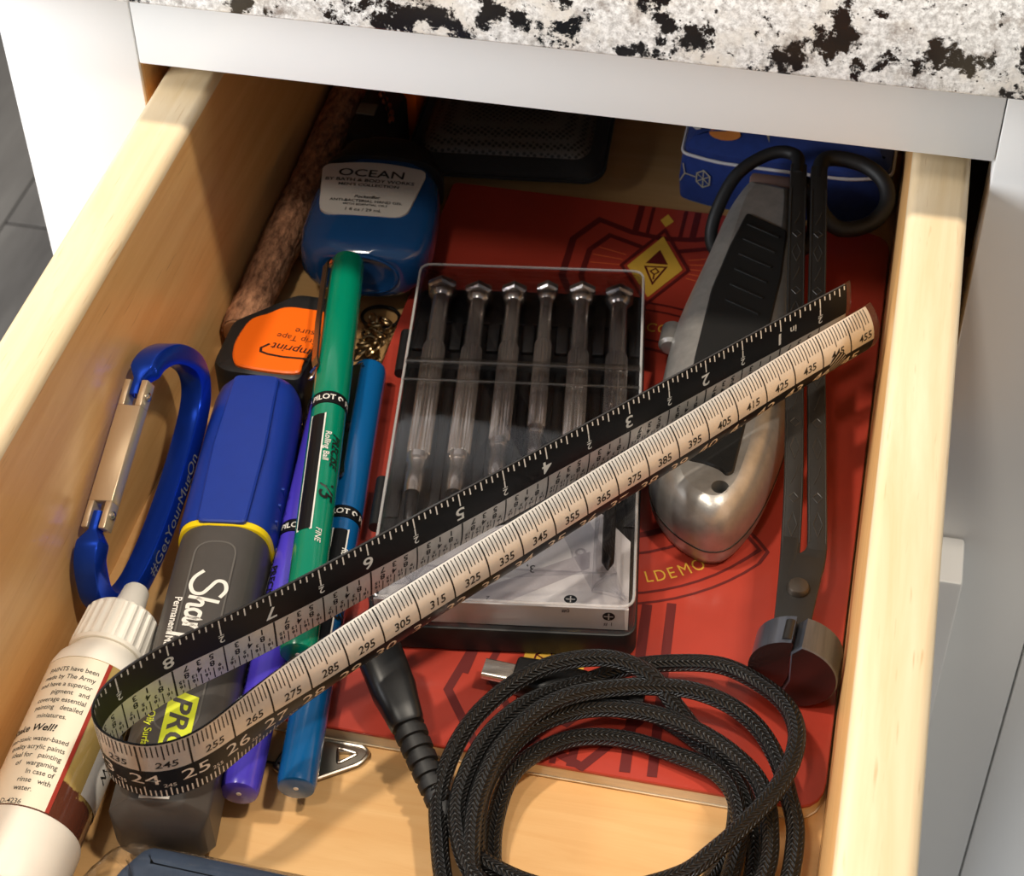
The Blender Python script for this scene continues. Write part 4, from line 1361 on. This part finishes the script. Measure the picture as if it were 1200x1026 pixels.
for k in range(6):
    y = 266 - k * 7
    rdg.append(xf(box(-5.6, 5.6, -.45, .45, 28.7, 29.1, .15), Matrix.Translation((160.2 - k * .35, y - 2, 0)) @ Matrix.Rotation(-.42, 4, 'Z')))
part('ridge', xf(cat(*rdg), KR), M_grip, gk)
part('thumb_button', xf(cat(mv(lathe([(-4.6, 0), (-4.4, 2.6), (-3.5, 3.6), (3.5, 3.6), (4.4, 2.6), (4.6, 0)], 20), 138.8, 226, 15.5)), KR), M_knife, kn, label='silver blade button on the left side')
part('nose', xf(box(152.6, 166.0, 290.5, 296.4, 12, 25.4, 1.4), KR), mat('knife_nose', (138, 112, 104), .5, .5), kn)

# ------------------------------------------------------------------ wick trimmer
M_trim = mat('trimmer_black', (44, 42, 40), 0.42, 0.35, var=0.08, vscale=0.3, bump=0.008, bscale=1.2)
M_trimr = mat('trimmer_relief', (62, 60, 58), 0.35, 0.4)
M_trimhead = mat('trimmer_head', (104, 108, 118), 0.3, 0.8, var=0.15, vscale=0.6, stretch=(1.5, .1, .1))
M_face = mat('trimmer_face', (78, 52, 50), 0.22, 0.7)  # red book's reflection is mixed into this metal colour
wt = thing('wick_trimmer', 'black long-handled wick trimmer with round tilted cutting heads along the right wall', 'scissors', (185, 200, 6.1))


def bar(path, w, h, bev=.5):
    return sweep(path, rpoly([(-w, -h), (w, -h), (w, h), (-w, h)], bev, 2))


pL = [(183.4, 128, 22.4), (182.4, 146, 22.4), (180.4, 169, 26.0), (175.0, 216.5, 31.4), (170.6, 260, 33.4), (167.4, 295.5, 34.0)]
pR = [(187.6, 134, 22.4), (189.4, 143, 22.4), (186.6, 169, 26.0), (181.0, 217.5, 31.4), (177.0, 260, 33.4), (173.8, 295.5, 34.0)]
part('handle', bar(spline(pL, 5), 2.55, 1.4), M_trim, wt)
part('handle', bar(spline(pR, 5), 2.55, 1.4), M_trim, wt)
blade_l = [(179.9, 150), (181.2, 117.5), (190.2, 117.0), (190.6, 125.0), (191.7, 141), (191.9, 147), (187.0, 147.4), (186.3, 144.0), (184.6, 142.2), (184.4, 150)]
part('blade_plate', prism(rpoly(blade_l, .8, 2), 20.6, 24.0, .3), M_trim, wt)
part('rivet', mv(xf(lathe([(0, 3.0), (0, 3.1), (.5, 3.1), (1.5, 2.5), (1.8, 1.2), (1.85, 0)], 22), Matrix.Rotation(PI / 2, 4, 'X')), 185.9, 130.2, 24.0), mat('rivet_bronze', (88, 80, 72), .35, .8), wt)
for P in (pL, pR):
    sp = spline(P, 12)
    rel = []
    along = np.cumsum([0] + [(sp[i + 1] - sp[i]).length for i in range(len(sp) - 1)])

    def onbar(d, off):
        i = int(min(max(np.searchsorted(along, d) - 1, 0), len(sp) - 2))
        t = (d - along[i]) / (along[i + 1] - along[i])
        p = sp[i].lerp(sp[i + 1], t)
        dr_ = (sp[i + 1] - sp[i]).normalized()
        s = dr_.cross(Vector((0, 0, 1))).normalized()
        return p + s * off + s.cross(dr_) * 1.42

    d = 20.0 if P is pL else 15.0
    k = 0
    while d < along[-1] - 36:
        for pat in ([(d, 0), (d + 4, 1.25), (d + 8, 0), (d + 4, -1.25), (d, 0)], [(d + 11, 0), (d + 12.6, 1.3), (d + 14.2, 0), (d + 12.6, -1.3), (d + 11, 0)], [(d + 17, -.9), (d + 20, .2), (d + 23, .9)]):
            pts = []
            for q in range(len(pat) - 1):
                for u in (0, .5):
                    pts.append(onbar(pat[q][0] * (1 - u) + pat[q + 1][0] * u, pat[q][1] * (1 - u) + pat[q + 1][1] * u))
            pts.append(onbar(*pat[-1]))
            rel.append(tube(pts, .17, 5))
        d += 25.5
    for e in (-2.15, 2.15):
        rel.append(tube([onbar(q, e) for q in np.linspace(18 if P is pL else 13, along[-1] - 12, 24)], .16, 5))
    part('relief', cat(*rel), M_trimr, wt, kind='stuff')
lp1 = spline([(167.4, 291, 34.0), (166.0, 302.5, 33.2), (158, 304.0, 32.0), (148.0, 297, 27), (143.0, 286.5, 17), (143.8, 281.2, 9.6), (150, 280.0, 8.4), (160, 280.5, 8.4), (169, 283, 8.6), (174.0, 286.5, 13), (173.6, 289.5, 23), (170.4, 291.5, 30.6), (167.6, 290.5, 33.6)], 7)
lp2 = spline([(173.8, 290, 33.0), (175.2, 302.5, 33.2), (186, 303.5, 32.5), (194.0, 298.5, 30.5), (196.0, 291, 27), (191.4, 284, 24), (183, 281.2, 23), (177.0, 283.5, 26), (174.4, 287, 30)], 7)
part('finger_loop', tube(lp1, 2.1, 14), M_rubber, wt)
part('finger_loop', tube(lp2, 2.5, 14), M_rubber, wt)
# cutting heads: two thick sectors of a tilted disc
HO = Vector((187.5, 111.0, 18.8))
HF = frame(HO, Vector((-.06, -.99, .02)), up=(0, .02, .99))   # local y faces the viewer


def sector(pts, y0, y1):
    o = inset(pts, .35)
    return loft([[(x, y0, z) for x, z in pts], [(x, y1 - .35, z) for x, z in pts], [(x, y1, z) for x, z in o]])


def arc2(r, a0, a1, n=16):
    return [(r * math.cos(math.radians(a0 + (a1 - a0) * k / n)), r * math.sin(math.radians(a0 + (a1 - a0) * k / n))) for k in range(n + 1)]


flipx = lambda pts: [(-x, z) for x, z in pts]
la = arc2(10.6, 84, -48, 18)          # in local axes x points left of the viewer
hl = sector(la + [(3.2, -9.6), (1.2, -2)], -5.2, 4.0)
hr = sector([(0.8, 8.4)] + arc2(11.6, 98, 258, 20)[::1] + [(-.6, -11.6), (2.6, -9.0), (.4, -2)], -5.2, 4.6)
for nm, g, z in (('cutting_head', hl, 0), ('cutting_head', hr, -.8)):
    V, F = g
    V = [(x, y, q + z) for x, y, q in V]
    mi = [0] * len(F)
    mi[-1] = 1
    part(nm, xf((V, F), HF), M_trimhead, wt, smooth=40, mats=[M_trimhead, M_face], midx=mi)
for sx_ in (1, -1):
    part('catch', xf(mv(lathe([(-3.8, 0), (-3.8, 1.5), (2.6, 1.5), (2.6, .8), (-3, .8), (-3, 0)], 14), 2.2 if sx_ > 0 else -2.0, 0, 9.4 if sx_ > 0 else 7.2), HF), M_steel_dark, wt)

# ------------------------------------------------------------------ braided cable
braid = bpy.data.materials.new('cable_braid')
braid.use_nodes = True
nt = braid.node_tree
bs = nt.nodes['Principled BSDF']
bs.inputs['Roughness'].default_value = 0.42
tc = node(nt, 'ShaderNodeTexCoord')
sx = node(nt, 'ShaderNodeSeparateXYZ')
nt.links.new(tc.outputs['UV'], sx.inputs[0])


def mth(op, a, b=None, c=None):
    n = node(nt, 'ShaderNodeMath', operation=op)
    for i, v in enumerate((a, b, c)):
        if v is None:
            continue
        if isinstance(v, (int, float)):
            n.inputs[i].default_value = v
        else:
            nt.links.new(v, n.inputs[i])
    return n.outputs[0]


u8 = mth('MULTIPLY', sx.outputs[0], 5.0)
tri = mth('ABSOLUTE', mth('SUBTRACT', mth('FRACT', u8), 0.5))
vv = mth('ADD', mth('MULTIPLY', sx.outputs[1], 0.72), mth('MULTIPLY', tri, 2.2))
w1 = mth('SINE', mth('MULTIPLY', vv, 2 * PI))
w2 = mth('SMOOTH_MIN', mth('MULTIPLY', tri, 6.0), 1.0, 0.4)
w3 = mth('SMOOTH_MIN', mth('MULTIPLY', mth('SUBTRACT', 0.5, tri), 6.0), 1.0, 0.4)
hh = mth('MULTIPLY', mth('MULTIPLY', mth('MULTIPLY_ADD', w1, 0.5, 0.5), w2), w3)
bp = node(nt, 'ShaderNodeBump')
bp.inputs['Distance'].default_value = 0.0009
bp.inputs['Strength'].default_value = 1.0
nt.links.new(hh, bp.inputs['Height'])
nt.links.new(bp.outputs[0], bs.inputs['Normal'])
cr = node(nt, 'ShaderNodeValToRGB')
cr.color_ramp.elements[0].position = 0.1
cr.color_ramp.elements[1].position = 0.75
cr.color_ramp.elements[0].color = lin(8, 8, 8)
cr.color_ramp.elements[1].color = lin(34, 32, 31)
nt.links.new(hh, cr.inputs[0])
nt.links.new(cr.outputs[0], bs.inputs['Base Color'])
cb = thing('charging_cable', 'coiled black braided charging cable with a small metal plug, in the drawer front', 'cable', (155, 65, 0))
cpts = [(150.5, 95.2, 9.6), (157.5, 93.8, 9.0), (166, 89.4, 8.8), (174, 83.5, 8.8), (181, 74, 8.6), (185, 60, 5.5), (182, 42, 3.2), (168, 28, 3.0), (148, 24, 3.0), (130, 33, 3.2), (123.6, 50, 4.2), (122.6, 63, 6.5), (125, 72, 8.9),
        (131.7, 80.0, 9.0), (139.9, 84.4, 9.0), (150.4, 85.6, 9.0), (162.3, 83.2, 9.6), (172.8, 79.4, 10.4), (178.6, 72.6, 10.0), (180.6, 60, 9.0), (176, 40, 7.5), (160, 23, 7.0), (140, 21, 7.2), (125.5, 34, 8.0), (119.5, 51, 9.0), (119.0, 65.2, 11.0), (125.6, 79.4, 13.6),
        (136.5, 88.0, 14.0), (147.8, 91.0, 14.0), (158.6, 90.4, 14.2), (168.7, 87.0, 14.4), (177.3, 82.0, 14.4), (183.7, 76.0, 13.6), (187.2, 66.0, 12.6), (187.6, 52, 11.5), (180, 32, 11), (164, 18, 10.4), (142, 16, 10.4), (125, 31, 12.0), (119.0, 50, 15.0), (120.0, 68, 16.4), (126, 81, 17.6), (134.5, 88.6, 18.8),
        (146.0, 94.6, 17.6), (155.6, 97.6, 16.6), (164.3, 98.6, 16.0), (173.6, 96.6, 15.2), (181.3, 91.6, 14.4), (186.8, 84.0, 13.6), (190.6, 75.0, 12.6), (193.6, 64, 11.4), (192, 46, 9.5), (182, 24, 8), (162, 11, 8), (138, 12, 8), (119, 30, 9), (110.6, 50, 11.0), (108.8, 62, 13.4), (111.4, 76.4, 15.5),
        (118.6, 88.6, 17.4), (128.7, 96.8, 19.6), (141.5, 101.0, 20.2), (152.3, 99.8, 18.4), (161.0, 94.6, 13.0), (169.0, 87.6, 9.4), (176.8, 79.4, 5.2), (179, 66, 2.8), (172, 45, 8.4), (156, 34, 11.0), (138, 30, 11.6), (122, 38, 13.2), (115.0, 51, 14.4), (114.2, 62, 14.8), (116.6, 74, 15.4),
        (121.6, 83.4, 15.6), (128.6, 91.4, 14.6), (136.8, 97.6, 13.6), (146.6, 104.4, 13.4), (158, 107.6, 14.4), (170.0, 108.0, 15.8), (180.4, 102.4, 18.0), (187.4, 95.6, 19.6), (190.6, 87.6, 20.2), (190.0, 78.4, 19.6), (186.6, 69.6, 18.6), (181.4, 61.0, 17.8), (175.6, 53.2, 16.8), (168.6, 46.0, 15.4), (154, 40, 13.2), (138, 39, 11.5), (124, 43, 10.6), (115.4, 49.6, 10.2), (110.8, 55.0, 10.4)]
cpath = spline(cpts, 8)
for p in cpath:      # the cord lies on the drawer bottom, or on the book where that is under it
    p.z = max(p.z, 2.4 + 6.0 * sstep(p.y, 67, 74.5))
g, uv = sweep(cpath, circ(2.25, 14, True), uvs=True)
part('cord', g, braid, cb, uv=uv, smooth=80)
UF = frame((110.6, 98.2, 11.6), (1, -.035, -.02))
part('plug', xf(loft([[(x, y, z) for x, z in rpoly([(-4.6, -1.45), (4.6, -1.45), (4.6, 1.45), (-4.6, 1.45)], 1.4, 4)] for y in (0, 8.2)]), UF @ Matrix.Diagonal((.62, 1, .9, 1))), M_chrome, cb, label='small silver metal plug')
part('plug_shell', xf(loft([[(x * w, y, z * h) for x, z in ell(1, 1, 3, 24)] for y, w, h in ((8.1, 4.4, 3.0), (8.5, 4.8, 3.5), (12, 5.0, 3.7), (17, 5.2, 3.9), (26, 4.6, 3.6), (27.5, 3.6, 3.2))]), UF), M_blackpl, cb)
for k in range(4):
    part('strain_relief', xf(lathe([(27.8 + k * 3.4, 0), (27.8 + k * 3.4, 3.5 - k * .12), (30.2 + k * 3.4, 3.4 - k * .12), (30.2 + k * 3.4, 2.6), (31.3 + k * 3.4, 2.6), (31.3 + k * 3.4, 0)], 20), UF), M_rubber, cb)
bo0, bo1, bo2 = Vector((111.2, 54.2, 10.2)), Vector((97.2, 74.0, 15.2)), Vector((83.6, 94.0, 20.4))
RF = frame(bo0, bo1 - bo0)
RL = (bo1 - bo0).length
prof = [(-1, 0), (-1, 2.9)]
for k in range(7):
    y = RL * k / 7
    r = 3.25 + k * .14
    prof += [(y + .1, r), (y + RL / 7 * .62, r + .05), (y + RL / 7 * .70, r - .75), (y + RL / 7 * .96, r - .75)]
prof += [(RL, 4.2), (RL + .5, 0)]
part('ribbed_boot', xf(lathe(prof, 24), RF), M_rubber, cb, smooth=30, label='ribbed rubber boot')
PF = frame(bo1, bo2 - bo1)
PL = (bo2 - bo1).length
part('plug_shell', xf(loft([[(x * w, y, z * h) for x, z in ell(1, 1, 3, 28)] for y, w, h in ((.2, 3.8, 3.8), (1, 4.3, 4.2), (5, 4.8, 4.6), (10, 5.6, 5.1), (PL - 1, 5.8, 5.2), (PL, 5.2, 4.6))]), PF), M_blackpl, cb)

# ------------------------------------------------------------------ small metal pieces and the packet
M_nick = mat('tag_steel', (176, 168, 156), 0.28, 1.0, bump=0.01, bscale=0.8)
tg = thing('metal_tag', 'small silver metal tag with a triangular hole, half under the blue pen', 'tag', (78, 71, 0.2))
outl = rpoly([(64, 65.0), (72.0, 61.4), (85.0, 70.6), (86.2, 74.0), (84.4, 75.6), (66, 75.6)], [1, 1, 2.4, 2.0, 1.6, 1], 4)
hole = rpoly([(79.4, 69.2), (83.6, 73.2), (78.2, 73.9)], .9, 4)
# plate with a real triangular opening
m_ = len(outl)
ho = [min(hole, key=lambda q: 0) for _ in range(m_)]
cx_, cy_ = 80.4, 72.2
hh_ = []
for x, y in outl:
    d = Vector((x - cx_, y - cy_))
    best = None
    for i in range(len(hole)):
        a, b = Vector(hole[i - 1]) - Vector((cx_, cy_)), Vector(hole[i]) - Vector((cx_, cy_))
        den = d.x * (b.y - a.y) - d.y * (b.x - a.x)
        if abs(den) < 1e-9:
            continue
        t = (a.x * (b.y - a.y) - a.y * (b.x - a.x)) / den
        s = (a.x * d.y - a.y * d.x) / den
        if t > 0 and -1e-6 <= s <= 1 + 1e-6:
            best = t if best is None else min(best, t)
    t = best or .1
    hh_.append((cx_ + d.x * t, cy_ + d.y * t))
part('plate', loft([[(x, y, .3) for x, y in hh_], [(x, y, 1.2) for x, y in hh_], [(x, y, 1.2) for x, y in outl], [(x, y, .3) for x, y in outl], [(x, y, .3) for x, y in hh_]], cap=False), M_nick, tg, smooth=30)
part('rolled_edge', tube([Vector((x, y, 1.25)) for x, y in hole], .45, 8, True), M_nick, tg)
part('rolled_edge', tube([Vector((x, y, 1.0)) for x, y in outl], .6, 8, True), M_nick, tg)
part('cord', tube(spline([(66, 66.5, 1.2), (62, 66.2, 1.0), (55, 66.4, .8), (49, 68, .7)], 5), .4, 8), M_blackpl, tg)

M_brass = mat('chain_brass', (178, 152, 112), 0.28, 1.0)
kch = thing('keychain', 'little heap of pale brass chain links beside the green pen', 'chain', (48, 224, 0.2))
for k in range(22):
    t = k / 21
    c = Vector((45.6 + 4.6 * math.sin(k * 1.9) * .55 + 1.4 * t, 233 - 17 * t, 2.0 + (k % 3) * 1.1 + rng.uniform(0, .5)))
    a, b = rng.uniform(0, PI), rng.uniform(-.9, .9)
    R_ = Matrix.Translation(c) @ Matrix.Rotation(a, 4, 'Z') @ Matrix.Rotation(b, 4, 'X')
    part('link', xf(tube([Vector((2.1 * math.cos(q), 1.35 * math.sin(q), 0)) for q in np.linspace(0, 2 * PI, 14, endpoint=False)], .5, 6, True), R_), M_brass, kch)
part('split_ring', tube([Vector((45.2 + 6.0 * math.cos(q), 239.0 - 3 + 5.4 * math.sin(q) * .9, 1.2 + .3 * math.sin(q))) for q in np.linspace(0, 2 * PI, 30, endpoint=False)], .6, 8, True), M_steel_dark, kch)

M_film = clear('packet_film', (240, 240, 240), 1.6, 0.12)
M_pk = mat('packet_blue', (68, 82, 104), 0.5, var=0.12, vscale=0.12, bump=0.25, bscale=0.16)
pa = thing('film_packet', 'blue packet in clear crinkled wrapping at the front edge', 'packet', (66, 12, 0.2))
pin = rpoly([(40, -8), (104, -8), (101, 29.6), (45, 31.0), (40, 22)], [3, 3, 3, 3, 3], 4)
V, F = stack(pin, [(0.8, 1.6), (2, .3), (7, 0), (11.6, .5), (13.2, 2.4), (13.8, 6.0)])
part('contents', (V, F), M_pk, pa, label='blue contents')
fo_ = rpoly([(31.5, -9), (106, -9), (103, 30), (39, 31.4), (32.5, 21)], [3, 3, 3, 7, 6], 6)
lev = [(0.4, .5), (2.5, -.1), (7.5, 0), (12.4, .8), (14.2, 3.0), (14.9, 6.5), (15.2, 12)]
V, F = stack(fo_, lev)
V = [(x + rng.normal(0, .10), y + rng.normal(0, .10), z + (rng.normal(0, .25) if z > 3 else 0)) for x, y, z in V]
part('film', (V, F), M_film, pa, smooth=50, label='clear crinkled film')
